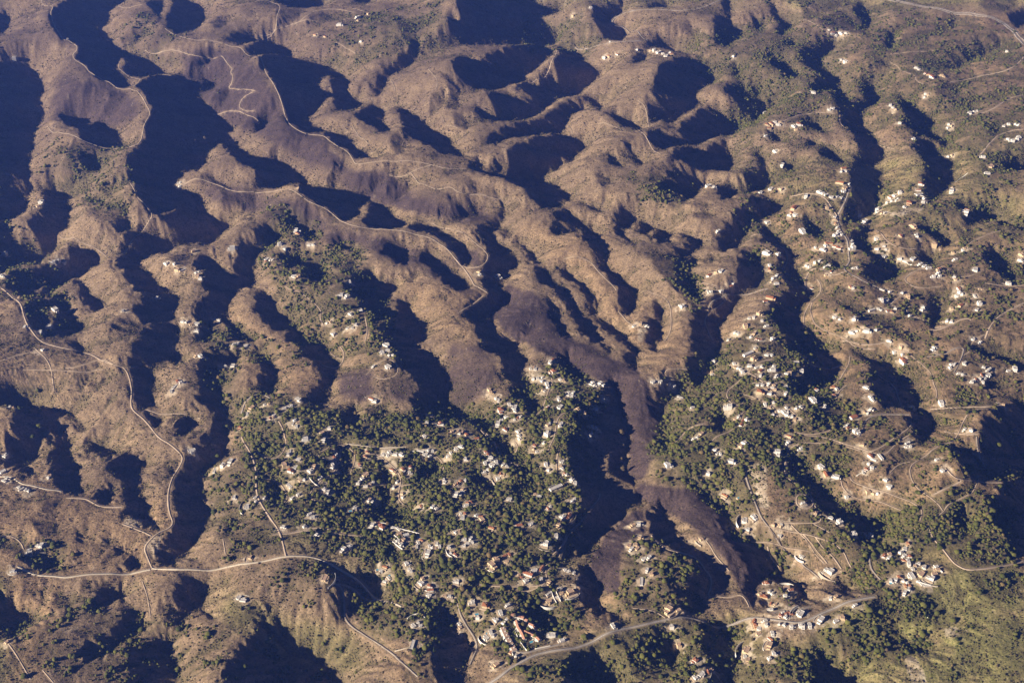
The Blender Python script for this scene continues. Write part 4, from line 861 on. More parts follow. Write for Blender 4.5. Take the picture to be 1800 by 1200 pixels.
def erode(h, n, D, rg, K=.02, Acap=6e4):
    R, C = h.shape; N = R * C
    for _ in range(n):
        z = (h + rg.normal(0, .5, h.shape)).ravel().tolist()
        done = bytearray(N); recv = list(range(N)); order = []; pq = []
        for k in list(range(C)) + list(range(N - C, N)) + list(range(0, N, C)) + list(range(C - 1, N, C)):
            if not done[k]: done[k] = 1; pq.append((z[k], k))
        heapq.heapify(pq); pop = heapq.heappop; push = heapq.heappush
        nb = (-1, 1, -C, C, -C - 1, -C + 1, C - 1, C + 1)
        while pq:
            zz, k = pop(pq); order.append(k)
            for d in nb:
                q = k + d
                if 0 <= q < N and not done[q]:
                    done[q] = 1; recv[q] = k; push(pq, (max(z[q], zz + .01), q))
        Zz = np.array(z).reshape(R, C); best = np.zeros((R, C)); br = np.array(recv).reshape(R, C); bd = np.full((R, C), 1.2)
        ix = np.arange(N).reshape(R, C); rank = np.empty(N, int); rank[np.array(order)] = np.arange(N); rank = rank.reshape(R, C)
        for di, dj in ((-1, 0), (1, 0), (0, -1), (0, 1), (-1, -1), (-1, 1), (1, -1), (1, 1)):
            l = math.hypot(di, dj); sl = (Zz - np.roll(Zz, (-di, -dj), (0, 1))) / l
            ok = (sl > best) & (np.roll(rank, (-di, -dj), (0, 1)) < rank); ok[0] = ok[-1] = False; ok[:, 0] = ok[:, -1] = False
            best = np.where(ok, sl, best); br = np.where(ok, np.roll(ix, (-di, -dj), (0, 1)), br); bd = np.where(ok, l, bd)
        recv = br.ravel().tolist(); A = [D * D] * N
        for k in reversed(order):
            q = recv[k]
            if q != k: A[q] += A[k]
        a = np.minimum(np.array(A), Acap); fl = (K * np.sqrt(a) / (D * bd.ravel()) * (a > 250)).tolist()
        for k in order:
            q = recv[k]
            if q != k and z[k] > z[q]:
                f = fl[k]; z[k] = max((z[k] + f * z[q]) / (1 + f), z[k] - 6.)
        hn = np.array(z).reshape(R, C)
        h = hn + .12 * (np.roll(hn, 1, 0) + np.roll(hn, -1, 0) + np.roll(hn, 1, 1) + np.roll(hn, -1, 1) - 4 * hn)
    return h
def solve_land():
    A = Land(20.0); h = np.zeros_like(A.X)
    for it in range(6):
        m, w = A.target(h); g = A.first(m, w); h = .5 * h + .5 * g if it else g
    h = A.relax(h, 200, 6000.)
    B = Land(10.0)
    h = np.repeat(np.repeat(h, 2, 0), 2, 1)
    h = B.g(B.f(h) * np.exp(-B.k2 * 8. ** 2) * np.exp(1j * (B.ks + B.kt) * 5.0))
    rg = np.random.default_rng(5)
    h = B.relax(h, 40, 2500.)
    h = h + B.bandnoise(330, 9, rg) + B.bandnoise(140, 6, rg) + B.bandnoise(60, 1.8, rg)
    h = erode(h, 4, B.D, rg, K=.03)
    h = B.relax(h, 100, 250.)
    h = h + B.bandnoise(60, .8, rg)
    h = erode(h, 2, B.D, rg, K=.026)
    h = B.relax(h, 60, 80.)
    h = erode(h, 1, B.D, rg)
    h = B.relax(h, 40, 20.)
    return B, h
LAND, HL = solve_land()
def hland(x, y):
    x = np.asarray(x, float); y = np.asarray(y, float)
    j = np.clip((x * CA + y * SA - LAND.S[0]) / LAND.D, 1, len(LAND.S) - 3.001); i = np.clip((-x * SA + y * CA - LAND.T[0]) / LAND.D, 1, len(LAND.T) - 3.001)
    i0 = i.astype(int); j0 = j.astype(int); a = i - i0; b = j - j0
    def w(t): return (-.5 * t + t * t - .5 * t ** 3, 1 - 2.5 * t * t + 1.5 * t ** 3, .5 * t + 2 * t * t - 1.5 * t ** 3, -.5 * t * t + .5 * t ** 3)
    wa, wb = w(a), w(b)
    return sum(wa[p] * sum(wb[q] * HL[i0 - 1 + p, j0 - 1 + q] for q in range(4)) for p in range(4))

def v_of_y(y): return 600 + F * np.tan(np.arctan(HC / y) - PITCH)
def y_of_v(v): return HC / np.tan(PITCH + np.arctan((v - 600) / F))
def depth0(y): return y * CP + HC * SP

# ------------------------------------------------------------------ numpy noise
def _h(i, j, s):
    n = (i.astype(np.int64) * 374761393 + j.astype(np.int64) * 668265263 + s * 1442695041) & 0xffffffff
    n = ((n ^ (n >> 13)) * 1274126177) & 0xffffffff
    return ((n ^ (n >> 16)) & 0xffffff) / float(0x1000000)
def vnoise(x, y, s=0):
    i = np.floor(x); j = np.floor(y); fx = x - i; fy = y - j
    fx = fx * fx * (3 - 2 * fx); fy = fy * fy * (3 - 2 * fy)
    return (_h(i, j, s) * (1 - fx) * (1 - fy) + _h(i + 1, j, s) * fx * (1 - fy)
            + _h(i, j + 1, s) * (1 - fx) * fy + _h(i + 1, j + 1, s) * fx * fy) * 2 - 1
def fbm(x, y, lam, octs, s=0):
    r = 0; a = 1.0; t = 0
    for o in range(octs):
        c, q = math.cos(.5 + o), math.sin(.5 + o)
        r = r + a * vnoise((x * c - y * q) / lam, (x * q + y * c) / lam, s + o); t += a; a *= .55; lam *= .5
    return r / t
def sstep(a, b, x):
    t = np.clip((x - a) / (b - a), 0, 1); return t * t * (3 - 2 * t)

# ------------------------------------------------------------------ fine terrain grid
ST = 1.9
MU = np.arange(-1220, 1220, ST); MV = np.arange(-150, 1350, ST)
Ycol = y_of_v(MV); Y = np.repeat(Ycol[:, None], len(MU), 1); X = MU[None, :] / F * depth0(Y)
Z = hland(X, Y)
def cover_layer(ch, r):
    rows = []
    for l in COVER.strip().split('\n'):
        q = l.split()
        if q and q[0] == ch: rows.append((float(q[1]), [tuple(map(float, p.split(','))) for p in q[2:]]))
    A = fill_polys(rows, blend=1)
    for _ in range(2):
        for ax in (0, 1):
            A = sum(np.roll(A, k, ax) for k in range(-r, r + 1)) / (2 * r + 1)
    u, v = image_xy(X, Y, Z)
    u = u + 10 * fbm(X, Y, 90, 3, 41); v = v + 6 * fbm(X, Y, 90, 3, 43)
    return A[np.clip((refl(v, 1199.) / 2).astype(int), 0, 599), np.clip((refl(u, 1799.) / 2).astype(int), 0, 899)].astype(float)
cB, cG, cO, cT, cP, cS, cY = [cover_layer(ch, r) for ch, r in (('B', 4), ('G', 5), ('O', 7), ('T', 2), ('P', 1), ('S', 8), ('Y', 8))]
patch0 = fbm(X, Y, 80, 3, 66); n1 = fbm(X, Y, 120, 4, 11); n2 = fbm(X, Y, 40, 3, 23)
cB = np.clip(sstep(.25, .75, cB + .16 * n1 + .12 * n2) * np.clip(cB * 1.6, 0, 1), 0, 1)  # burnt ground, plus the far haze's lavender put into the ground colour
cG = np.clip(cG * (1 + .5 * n2 + .4 * n1), 0, 1)
def grads(A):
    gy = np.gradient(A, axis=0) / np.gradient(Y, axis=0)
    gu = np.gradient(A, axis=1) / np.gradient(X, axis=1)
    gy = gy - gu * (np.gradient(X, axis=0) / np.gradient(Y, axis=0))
    return gu, gy
gx, gy = grads(Z)
slope = np.hypot(gx, gy)
def gullies(lam, s):
    cx, cy = X / (lam * 1.3), Y / (lam * 1.3)
    i0, j0 = np.floor(cx), np.floor(cy); acc = 0; wt = 0
    dx, dy = -gy / (slope + 1e-4), gx / (slope + 1e-4)
    for di in (-1, 0, 1):
        for dj in (-1, 0, 1):
            i, j = i0 + di, j0 + dj
            px = (i + .5 + .7 * (_h(i, j, s) - .5)); py = (j + .5 + .7 * (_h(i, j, s + 7) - .5))
            ex, ey = cx - px, cy - py
            ww = np.exp(-2.2 * (ex * ex + ey * ey))
            acc = acc + ww * np.cos((ex * dx + ey * dy) * 2 * math.pi * 1.3 + 6.28 * _h(i, j, s + 3)); wt = wt + ww
    return acc / wt
sl = np.clip(slope, 0, .6)
res = sstep(70, 12, np.gradient(Y, axis=0) * -1)            # how well rows resolve small forms
Z += gullies(115, 15) * sl * 10.0 * (1 - .6 * cT)
Z += gullies(52, 5) * sl * 6.0 * (1 - .6 * cT)
Z += gullies(24, 9) * sl * 3.0 * (1 - .7 * cT)
rid = (1 - np.abs(fbm(X, Y, 38, 3, 61)) * 2.2) * sstep(-.4, .3, fbm(X, Y, 260, 2, 19))
Z += rid * .7
Z += fbm(X, Y, 45, 3, 3) * 1.6 * (.5 + sl) + fbm(X, Y, 13, 2, 31) * .95
del_h = 3.6
wob = Z + 1.2 * n2
ter = (np.floor(wob / del_h) + sstep(.66, .98, wob / del_h - np.floor(wob / del_h))) * del_h - 1.2 * n2
tw = np.maximum(sstep(.15, .45, cT + .15 * n1), .7 * sstep(.25, .5, cG) * sstep(-.05, .25, fbm(X, Y, 160, 2, 88)) * (1 - cB)) * sstep(.03, .08, slope)
Z = Z * (1 - .85 * tw) + ter * .85 * tw
edge = sstep(.55, .8, wob / del_h - np.floor(wob / del_h)) * tw    # dark tint along the terrace risers

def fidx(x, y):
    return (v_of_y(y) - MV[0]) / ST, (x * F / depth0(y) - MU[0]) / ST
def zat(x, y):
    x = np.asarray(x, float); y = np.asarray(y, float)
    fi, fj = fidx(x, y)
    fi = np.clip(fi, 0, len(MV) - 1.001); fj = np.clip(fj, 0, len(MU) - 1.001)
    i = fi.astype(int); j = fj.astype(int); a = fi - i; b = fj - j
    return Z[i, j] * (1 - a) * (1 - b) + Z[i + 1, j] * a * (1 - b) + Z[i, j + 1] * (1 - a) * b + Z[i + 1, j + 1] * a * b

# ---- roads: resample, level a bench into the slope
def smooth_line(P, step=5.0):
    P = np.array(P, float)
    for _ in range(2):
        Q = [P[0]]
        for a, b in zip(P[:-1], P[1:]): Q += [a * .75 + b * .25, a * .25 + b * .75]
        Q.append(P[-1]); P = np.array(Q)
    L = np.concatenate([[0], np.cumsum(np.hypot(*(P[1:] - P[:-1]).T))])
    t = np.arange(0, L[-1], step)
    return np.stack([np.interp(t, L, P[:, 0]), np.interp(t, L, P[:, 1])], 1)
roads = []
for kind, wd, pts in ROADS:
    wd *= .92
    L = smooth_line(np.array(pts, float).reshape(-1, 2))
    if len(L) < 6: continue
    T = np.gradient(L, axis=0); T /= np.hypot(T[:, 0], T[:, 1])[:, None] + 1e-9
    Nn = np.stack([-T[:, 1], T[:, 0]], 1)
    if wd > 20:
        roads.append(['a', 12.5, L + Nn * 9.5]); roads.append(['a', 12.5, L - Nn * 9.5])
    else:
        roads.append([kind, wd, L])
dmin = np.full(Z.shape, 1e3); zr = Z.copy(); rw = np.zeros(Z.shape)
for r in roads:
    L, wd = r[2], r[1]
    z = zat(L[:, 0], L[:, 1]); k = np.ones(9) / 9
    z = np.convolve(np.pad(z, 4, mode='edge'), k, 'valid'); r.append(z)
    R = wd / 2 + 14
    for (x, y), zz in zip(L, z):
        fi, fj = fidx(x, y); i, j = int(fi), int(fj)
        if not (2 < i < len(MV) - 3 and 2 < j < len(MU) - 3): continue
        ri = int(R / abs(Ycol[i + 1] - Ycol[i])) + 1; rj = int(R * F / depth0(y) / ST) + 1
        a, b, c, d = max(i - ri, 0), i + ri + 2, max(j - rj, 0), j + rj + 2
        dd = np.hypot(X[a:b, c:d] - x, Y[a:b, c:d] - y) - wd / 2
        m = dd < dmin[a:b, c:d]
        dmin[a:b, c:d][m] = dd[m]; zr[a:b, c:d][m] = zz
kk = 1 - sstep(1.5, 11, dmin)
Z = Z * (1 - kk) + (zr - .35) * kk
track = 1 - sstep(.5, 5.0, dmin + 4 * n2)
# trodden, cleared plots round the houses
plot = np.zeros_like(Z)
for k in HOUSES:
    for i in range(0, len(HOUSES[k]), 2):
        x, y = HOUSES[k][i], HOUSES[k][i + 1]; fi, fj = fidx(x, y); i0, j0 = int(fi), int(fj)
        if not (2 < i0 < len(MV) - 3 and 2 < j0 < len(MU) - 3): continue
        ri = int(30 / abs(Ycol[i0 + 1] - Ycol[i0])) + 1; rj = int(30 * F / depth0(y) / ST) + 1
        a, b, c, d = max(i0 - ri, 0), i0 + ri + 1, max(j0 - rj, 0), j0 + rj + 1
        plot[a:b, c:d] = np.maximum(plot[a:b, c:d], 1 - np.hypot(X[a:b, c:d] - x, Y[a:b, c:d] - y) / 30)
plot = sstep(.30, .62, plot + .35 * vnoise(X / 11, Y / 11, 55) + .2 * vnoise(X / 5, Y / 5, 57))

# ------------------------------------------------------------------ helpers
def tag(o, label=None, cat=None, group=None, kind=None):
    if label: o['label'] = label
    if cat: o['category'] = cat
    if group: o['group'] = group
    if kind: o['kind'] = kind
    return o
def np_mesh(name, co, faces, mat, nside, attrs=None, smooth=False):
    me = bpy.data.meshes.new(name)
    n = len(faces)
    me.vertices.add(len(co)); me.vertices.foreach_set('co', np.ascontiguousarray(co, np.float32).ravel())
    me.loops.add(n * nside); me.loops.foreach_set('vertex_index', np.ascontiguousarray(faces, np.int32).ravel())
    me.polygons.add(n); me.polygons.foreach_set('loop_start', np.arange(0, n * nside, nside, dtype=np.int32))
    me.polygons.foreach_set('loop_total', np.full(n, nside, np.int32))
    if smooth: me.polygons.foreach_set('use_smooth', np.ones(n, bool))
    me.update(calc_edges=True)
    for k, v in (attrs or {}).items():
        at = me.attributes.new(k, 'FLOAT_COLOR', 'POINT'); at.data.foreach_set('color', np.ascontiguousarray(v, np.float32).ravel())
    me.materials.append(mat)
    return me
def link(name, me, parent=None):
    o = bpy.data.objects.new(name, me); COL.objects.link(o)
    if parent: o.parent = parent
    return o
class MB:
    def __init__(s): s.v = []; s.f = []; s.n = 0
    def add(s, v, f):
        s.f += [tuple(i + s.n for i in q) for q in f]; s.v += [tuple(p) for p in v]; s.n += len(v); return s
    def box(s, x0, x1, y0, y1, z0, z1):
        return s.add([(x0, y0, z0), (x1, y0, z0), (x1, y1, z0), (x0, y1, z0), (x0, y0, z1), (x1, y0, z1), (x1, y1, z1), (x0, y1, z1)],
                     [(0, 3, 2, 1), (4, 5, 6, 7), (0, 1, 5, 4), (1, 2, 6, 5), (2, 3, 7, 6), (3, 0, 4, 7)])
    def gable(s, x0, x1, y0, y1, z, h, o=.5):
        x0 -= o; x1 += o; y0 -= o; y1 += o; m = (y0 + y1) / 2
        return s.add([(x0, y0, z), (x1, y0, z), (x1, y1, z), (x0, y1, z), (x0, m, z + h), (x1, m, z + h)],
                     [(0, 1, 5, 4), (2, 3, 4, 5), (0, 4, 3), (1, 2, 5), (0, 3, 2, 1)])
    def hip(s, x0, x1, y0, y1, z, h, o=.5):
        x0 -= o; x1 += o; y0 -= o; y1 += o; m = (y0 + y1) / 2; q = min((y1 - y0) / 2, (x1 - x0) / 2 - .2)
        return s.add([(x0, y0, z), (x1, y0, z), (x1, y1, z), (x0, y1, z), (x0 + q, m, z + h), (x1 - q, m, z + h)],
                     [(0, 1, 5, 4), (2, 3, 4, 5), (3, 0, 4), (1, 2, 5), (0, 3, 2, 1)])
    def mesh(s, name, mat):
        me = bpy.data.meshes.new(name); me.from_pydata(s.v, [], s.f); me.materials.append(mat); me.update(); return me

# ------------------------------------------------------------------ materials
class NT:
    def __init__(s, name, rough=.9):
        s.m = bpy.data.materials.new(name); s.m.use_nodes = True; s.t = s.m.node_tree
        s.b = s.t.nodes['Principled BSDF']; s.b.inputs['Roughness'].default_value = rough
        s.b.inputs['Specular IOR Level'].default_value = .15
    def n(s, typ, **kw):
        x = s.t.nodes.new(typ)
        for k, v in kw.items(): setattr(x, k, v)
        return x
    def l(s, a, b): s.t.links.new(a, b)
    def noise(s, scale, detail=3, rough=.6, obj=False):
        if not hasattr(s, 'co'):
            s.co = s.n('ShaderNodeNewGeometry').outputs['Position']
        x = s.n('ShaderNodeTexNoise'); x.inputs['Scale'].default_value = scale; x.inputs['Detail'].default_value = detail
        x.inputs['Roughness'].default_value = rough; s.l(s.co, x.inputs['Vector']); return x.outputs['Fac']
    def ramp(s, f, a, b, lo=0., hi=1.):
        x = s.n('ShaderNodeMapRange'); x.inputs['From Min'].default_value = a; x.inputs['From Max'].default_value = b
        x.inputs['To Min'].default_value = lo; x.inputs['To Max'].default_value = hi; s.l(f, x.inputs['Value']); return x.outputs['Result']
    def mix(s, f, a, b, blend='MIX'):
        x = s.n('ShaderNodeMix', data_type='RGBA', blend_type=blend)
        for sock, val in ((x.inputs['Factor'], f), (x.inputs['A'], a), (x.inputs['B'], b)):
            if isinstance(val, (tuple, list)): sock.default_value = (*val, 1) if len(val) == 3 else val
            elif isinstance(val, (int, float)): sock.default_value = val
            else: s.l(val, sock)
        return x.outputs['Result']
    def math(s, op, a, b):
        x = s.n('ShaderNodeMath', operation=op)
        for i, val in enumerate((a, b)):
            if isinstance(val, (int, float)): x.inputs[i].default_value = val
            else: s.l(val, x.inputs[i])
        return x.outputs[0]
    def bump(s, h, dist, strength=1.):
        x = s.n('ShaderNodeBump'); x.inputs['Distance'].default_value = dist; x.inputs['Strength'].default_value = strength
        s.l(h, x.inputs['Height']); s.l(x.outputs[0], s.b.inputs['Normal'])
    def out(s, c): s.l(c, s.b.inputs['Base Color']); return s.m

def mat_ground():
    g = NT('hillside_ground', .95)
    a1 = g.n('ShaderNodeAttribute', attribute_name='cover'); a2 = g.n('ShaderNodeAttribute', attribute_name='extra')
    s1 = g.n('ShaderNodeSeparateColor'); g.l(a1.outputs['Color'], s1.inputs[0])
    s2 = g.n('ShaderNodeSeparateColor'); g.l(a2.outputs['Color'], s2.inputs[0])
    B, G, O = s1.outputs; T, P, R = s2.outputs
    big = g.noise(.004, 4); mid = g.noise(.03, 4, .65); fine = g.noise(.16, 3, .7); tiny = g.noise(.5, 2, .7)
    c = g.mix(g.ramp(big, .35, .65), (.35, .252, .162), (.24, .175, .118))
    c = g.mix(g.ramp(mid, .42, .68, 0, .65), c, (.155, .105, .062))
    c = g.mix(g.math('MULTIPLY', O, .75), c, g.mix(g.ramp(mid, .4, .62), (.40, .265, .145), (.27, .175, .10)))
    dark = g.ramp(fine, .48, .62, 0, .62)
    c = g.mix(dark, c, (.085, .068, .040))
    c = g.mix(g.ramp(fine, .46, .30, 0, .4), c, (.50, .37, .235))
    c = g.mix(g.ramp(tiny, .50, .75, 0, .35), c, (.07, .06, .035))
    c = g.mix(a2.outputs['Alpha'], c, g.mix(g.ramp(fine, .38, .6), (.37, .33, .14), (.15, .155, .045)))
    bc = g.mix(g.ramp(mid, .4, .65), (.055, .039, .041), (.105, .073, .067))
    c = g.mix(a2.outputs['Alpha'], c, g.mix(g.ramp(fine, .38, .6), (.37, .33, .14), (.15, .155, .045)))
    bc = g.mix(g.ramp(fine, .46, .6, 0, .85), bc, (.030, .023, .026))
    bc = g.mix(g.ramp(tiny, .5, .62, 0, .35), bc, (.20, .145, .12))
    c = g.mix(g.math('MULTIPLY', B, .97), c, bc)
    gf = g.math('MULTIPLY', g.ramp(g.math('ADD', G, g.math('MULTIPLY', g.math('SUBTRACT', mid, .5), .9)), .25, .75), .8)
    gc = g.mix(g.ramp(fine, .42, .58), (.048, .050, .020), (.19, .155, .08))
    c = g.mix(gf, c, gc)
    c = g.mix(g.math('MULTIPLY', T, g.ramp(mid, .35, .6, .6, 1.)), c, (.055, .046, .026))
    c = g.mix(g.math('MULTIPLY', P, g.ramp(fine, .35, .6, .95, .6)), c, g.mix(g.ramp(mid, .4, .6), (.64, .55, .43), (.42, .33, .23)))
    c = g.mix(g.math('MULTIPLY', R, .50), c, (.40, .30, .205))
    g.bump(g.math('ADD', g.math('MULTIPLY', fine, 1.6), g.math('MULTIPLY', tiny, .5)), 1.6, .8)
    return g.out(c)
def mat_simple(name, c1, c2, scale, rough=.85, spec=.2, bump=0):
    g = NT(name, rough); g.b.inputs['Specular IOR Level'].default_value = spec
    f = g.noise(scale, 4)
    if bump: g.bump(f, bump)
    return g.out(g.mix(g.ramp(f, .35, .65), c1, c2))
def mat_leaf(name, pal):
    g = NT(name, .9)
    at = g.n('ShaderNodeAttribute', attribute_name='tint'); s = g.n('ShaderNodeSeparateColor'); g.l(at.outputs['Color'], s.inputs[0])
    c = g.mix(s.outputs[0], pal[0], pal[1]); c = g.mix(s.outputs[1], c, pal[2])
    f = g.noise(.9, 2)
    return g.out(g.mix(g.ramp(f, .4, .65, 0, .6), c, tuple(q * .5 for q in pal[0])))
def mat_tree(name, a, b):
    g = NT(name, .9); oi = g.n('ShaderNodeObjectInfo')
    c = g.mix(oi.outputs['Random'], a, b); f = g.noise(.8, 3)
    return g.out(g.mix(g.ramp(f, .42, .62, 0, .6), c, tuple(q * .45 for q in a)))
M = {}
M['ground'] = mat_ground()
M['asphalt'] = mat_simple('asphalt', (.38, .33, .28), (.27, .235, .20), .03)
M['dirt'] = mat_simple('dirt_surface', (.54, .43, .325), (.38, .30, .22), .03)
M['concrete'] = mat_simple('pale_concrete', (.66, .58, .46), (.52, .45, .35), .08)
M['white'] = mat_simple('whitewashed_wall', (.80, .78, .74), (.70, .67, .62), .3, bump=.02)
M['cream'] = mat_simple('cream_plaster', (.66, .52, .34), (.56, .43, .27), .3)
M['flat_roof'] = mat_simple('flat_roof_coating', (.62, .60, .58), (.44, .40, .37), .15)
M['flat_warm'] = mat_simple('flat_roof_tiles_pale', (.50, .34, .25), (.42, .30, .22), .15)
M['tile'] = mat_simple('terracotta_tiles', (.40, .16, .075), (.30, .125, .065), .4, bump=.05)
M['row_tile'] = mat_simple('pale_pinkish_tiles', (.50, .27, .18), (.42, .22, .15), .4, bump=.05)
M['tile_red'] = mat_simple('red_court_surface', (.42, .10, .07), (.36, .09, .06), .4)
M['paving'] = mat_simple('terrace_paving', (.55, .44, .33), (.42, .33, .24), .3)
M['stone'] = mat_simple('stone_wall', (.50, .44, .36), (.36, .31, .25), .5)
M['glass'] = mat_simple('dark_window_glass', (.03, .035, .045), (.04, .05, .06), .5, .15, .6)
M['bark'] = mat_simple('tree_bark', (.09, .06, .04), (.13, .09, .06), 1.)
M['water'] = mat_simple('pool_water', (.05, .32, .48), (.07, .38, .52), 1., .08, .6)
M['line'] = mat_simple('road_paint', (.75, .74, .70), (.65, .64, .60), .5)
M['leaf'] = mat_leaf('woodland_foliage', [(.060, .072, .018), (.19, .185, .045), (.20, .14, .065)])
M['dry'] = mat_leaf('dry_scrub', [(.075, .062, .032), (.13, .095, .055), (.15, .155, .042)])
M['pine'] = mat_tree('pine_foliage', (.065, .078, .018), (.15, .155, .040))
M['cypress'] = mat_tree('cypress_foliage', (.026, .040, .014), (.045, .058, .020))
M['olive'] = mat_tree('olive_foliage', (.085, .095, .045), (.12, .12, .06))
M['autumn'] = mat_tree('dry_broadleaf_foliage', (.095, .075, .042), (.14, .105, .06))

lapg = np.zeros_like(Z)
for kq in (4, 9):
    lapg[kq:-kq, kq:-kq] += (Z[2 * kq:, kq:-kq] + Z[:-2 * kq, kq:-kq] + Z[kq:-kq, 2 * kq:] + Z[kq:-kq, :-2 * kq] - 4 * Z[kq:-kq, kq:-kq]) / kq
moist = sstep(.15, 2.2, lapg + .6 * n2)

# ------------------------------------------------------------------ terrain object
nr, nc = Z.shape
idx = np.arange(nr * nc).reshape(nr, nc)
faces = np.stack([idx[:-1, :-1], idx[1:, :-1], idx[1:, 1:], idx[:-1, 1:]], -1).reshape(-1, 4)   # rows run towards the camera
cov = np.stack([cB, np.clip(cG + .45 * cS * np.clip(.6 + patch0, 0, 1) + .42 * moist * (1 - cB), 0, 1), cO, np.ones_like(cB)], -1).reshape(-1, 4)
ext = np.stack([edge * .85, np.clip(np.maximum(sstep(.35, .7, cP + .1 * n2), plot * .85), 0, 1), track, np.clip(cY * (.75 + .8 * patch0 + .5 * n2), 0, 1)], -1).reshape(-1, 4)
me = np_mesh('hillside_terrain', np.stack([X, Y, Z], -1).reshape(-1, 3), faces, M['ground'], 4, {'cover': cov, 'extra': ext}, smooth=True)
tag(link('terrain', me), 'dry brown hills cut by steep shadowed ravines', 'terrain', kind='structure')
m = MB(); m.add([(-40000, -8000, -420), (40000, -8000, -420), (40000, 60000, -420), (-40000, 60000, -420)], [(0, 1, 2, 3)])
tag(link('ground', m.mesh('ground', M['ground'])), 'brown plain beneath and beyond the hills', 'ground', kind='structure')

# ------------------------------------------------------------------ roads
for kind, wd, L, z in roads:
    T = np.gradient(L, axis=0); T /= np.hypot(T[:, 0], T[:, 1])[:, None] + 1e-9
    Nn = np.stack([-T[:, 1], T[:, 0]], 1); n = len(L)
    z = np.maximum(z, zat(L[:, 0], L[:, 1]) + .25)
    co = []; wv = 1 + .28 * vnoise(L[:, 0] / 40, L[:, 1] / 40, 3) * (wd < 9)
    for o, dz in ((-.5, -1.6), (-.46, .10), (.46, .10), (.5, -1.6)):
        P = L + Nn * wd * o * np.reshape(wv, (-1, 1)); co.append(np.stack([P[:, 0], P[:, 1], np.maximum(z, zat(P[:, 0], P[:, 1]) + .12) + dz], 1))
    co = np.stack(co, 1).reshape(-1, 3); q = np.arange(n - 1)[:, None] * 4
    fs = np.concatenate([np.stack([q + k, q + k + 4, q + k + 5, q + k + 1], -1).reshape(-1, 4) for k in range(3)])
    mt = {'a': 'asphalt', 'd': 'dirt', 'w': 'concrete', 't': 'dirt'}[kind]
    nm = {'a': 'road', 'd': 'dirt_road', 'w': 'pale_road', 't': 'terrace_track'}[kind]
    tag(link(nm, np_mesh(nm, co, fs, M[mt], 4)), {'a': 'grey asphalt road winding along the slope', 'd': 'pale dirt track following the ridge',
        'w': 'pale concrete road along the hill', 't': 'narrow dirt track following the terraces'}[kind], 'road', kind='structure')
    if kind == 'a' and wd > 8.8:                              # painted edge and centre lines of the wide roads
        for o in ((-.42, .42) if wd > 10.5 else (0,)):
            A = L + Nn * (wd * o - .3); Bp = L + Nn * (wd * o + .3)
            co = np.stack([np.stack([A[:, 0], A[:, 1], np.maximum(z, zat(A[:, 0], A[:, 1]) + .12) + .16], 1),
                           np.stack([Bp[:, 0], Bp[:, 1], np.maximum(z, zat(Bp[:, 0], Bp[:, 1]) + .12) + .16], 1)], 1).reshape(-1, 3)
            q = np.arange(n - 1)[:, None] * 2
            tag(link('road_marking', np_mesh('road_marking', co, np.stack([q, q + 1, q + 3, q + 2], -1).reshape(-1, 4), M['line'], 4)),
                'white painted line on the asphalt road', 'road marking', kind='structure')

# ------------------------------------------------------------------ landmark phrases used in labels (photo position, words)
LM = [(867, 1087, 'just uphill of the apartment complex'), (705, 960, 'around the stepped white terraces, lower centre'), (977, 1030, 'near the striped villa above the dark gully'), (1588, 1045, 'beside the pine wood, lower right'), (540, 891, 'above the road fork, lower left centre'), (1345, 1150, 'below the bottom right road bend'), (900, 985, 'between the cypresses, lower centre'), (1167, 1090, 'beside the bottom main road'), (1232, 1170, 'on the spur at the bottom edge'), (1467, 1055, 'along the road toward the pine wood'), (1342, 1083, 'beside the bridge-like road junction'), (800, 1030, 'in the wooded hollow, lower centre'), (1135, 1000, 'on top of the burnt-sided hill'), (1393, 905, 'above the ochre terraced ridge'), (1585, 965, 'at the top of the hamlet at right'), (1630, 1010, 'in the middle of the hamlet at right'), (1392, 1074, 'in the village where the roads meet'), (1125, 925, 'at the tip of the burnt hill'), (597, 976, 'below the pale road, lower left'), (440, 868, 'beside the dirt road on the left slope'), (800, 948, 'around the villa with the blue pool'), (410, 1035, 'in the gully under the pale road'), (1364, 1030, 'on the slope under the ochre ridge'), (736, 876, 'on the wooded knoll, centre'), (928, 1106, 'inside the terraced apartment complex'), (980, 893, 'on the spur beside the dark ravine'), (1520, 878, 'among the terraces at right centre'), (872, 1158, 'below the apartment complex'), (770, 1100, 'around the curved white drive, bottom centre'), (39, 932, 'in the fields at the left edge'), (831, 892, 'on the green hillside, centre'), (1295, 905, 'in the trees right of the burnt valley'), (652, 893, 'in the wooded dip, left of centre'), (1700, 1000, 'beside the track at the right edge'), (1650, 1130, 'on the scrubby slope, bottom right'), (600, 1090, 'around the hairpin bends, bottom left'), (1400, 1170, 'on the wooded shoulder, bottom right'), (1450, 960, 'on the ochre terraced slope'), (560, 1110, 'on the bare slope, bottom left'), (920, 850, 'on the upper villa spur'), (1180, 830, 'beside the burnt valley floor')]
def place_phrase(u, v):
    return min(LM, key=lambda q: (q[0] - u) ** 2 + (q[1] - v) ** 2)[2]
ORD = ['first', 'second', 'third', 'fourth', 'fifth', 'sixth', 'seventh', 'eighth', 'ninth', 'tenth', 'eleventh', 'twelfth',
       'thirteenth', 'fourteenth', 'fifteenth', 'sixteenth', 'seventeenth', 'eighteenth', 'nineteenth', 'twentieth', 'twenty-first',
       'twenty-second', 'twenty-third', 'twenty-fourth', 'twenty-fifth', 'twenty-sixth', 'twenty-seventh', 'twenty-eighth']

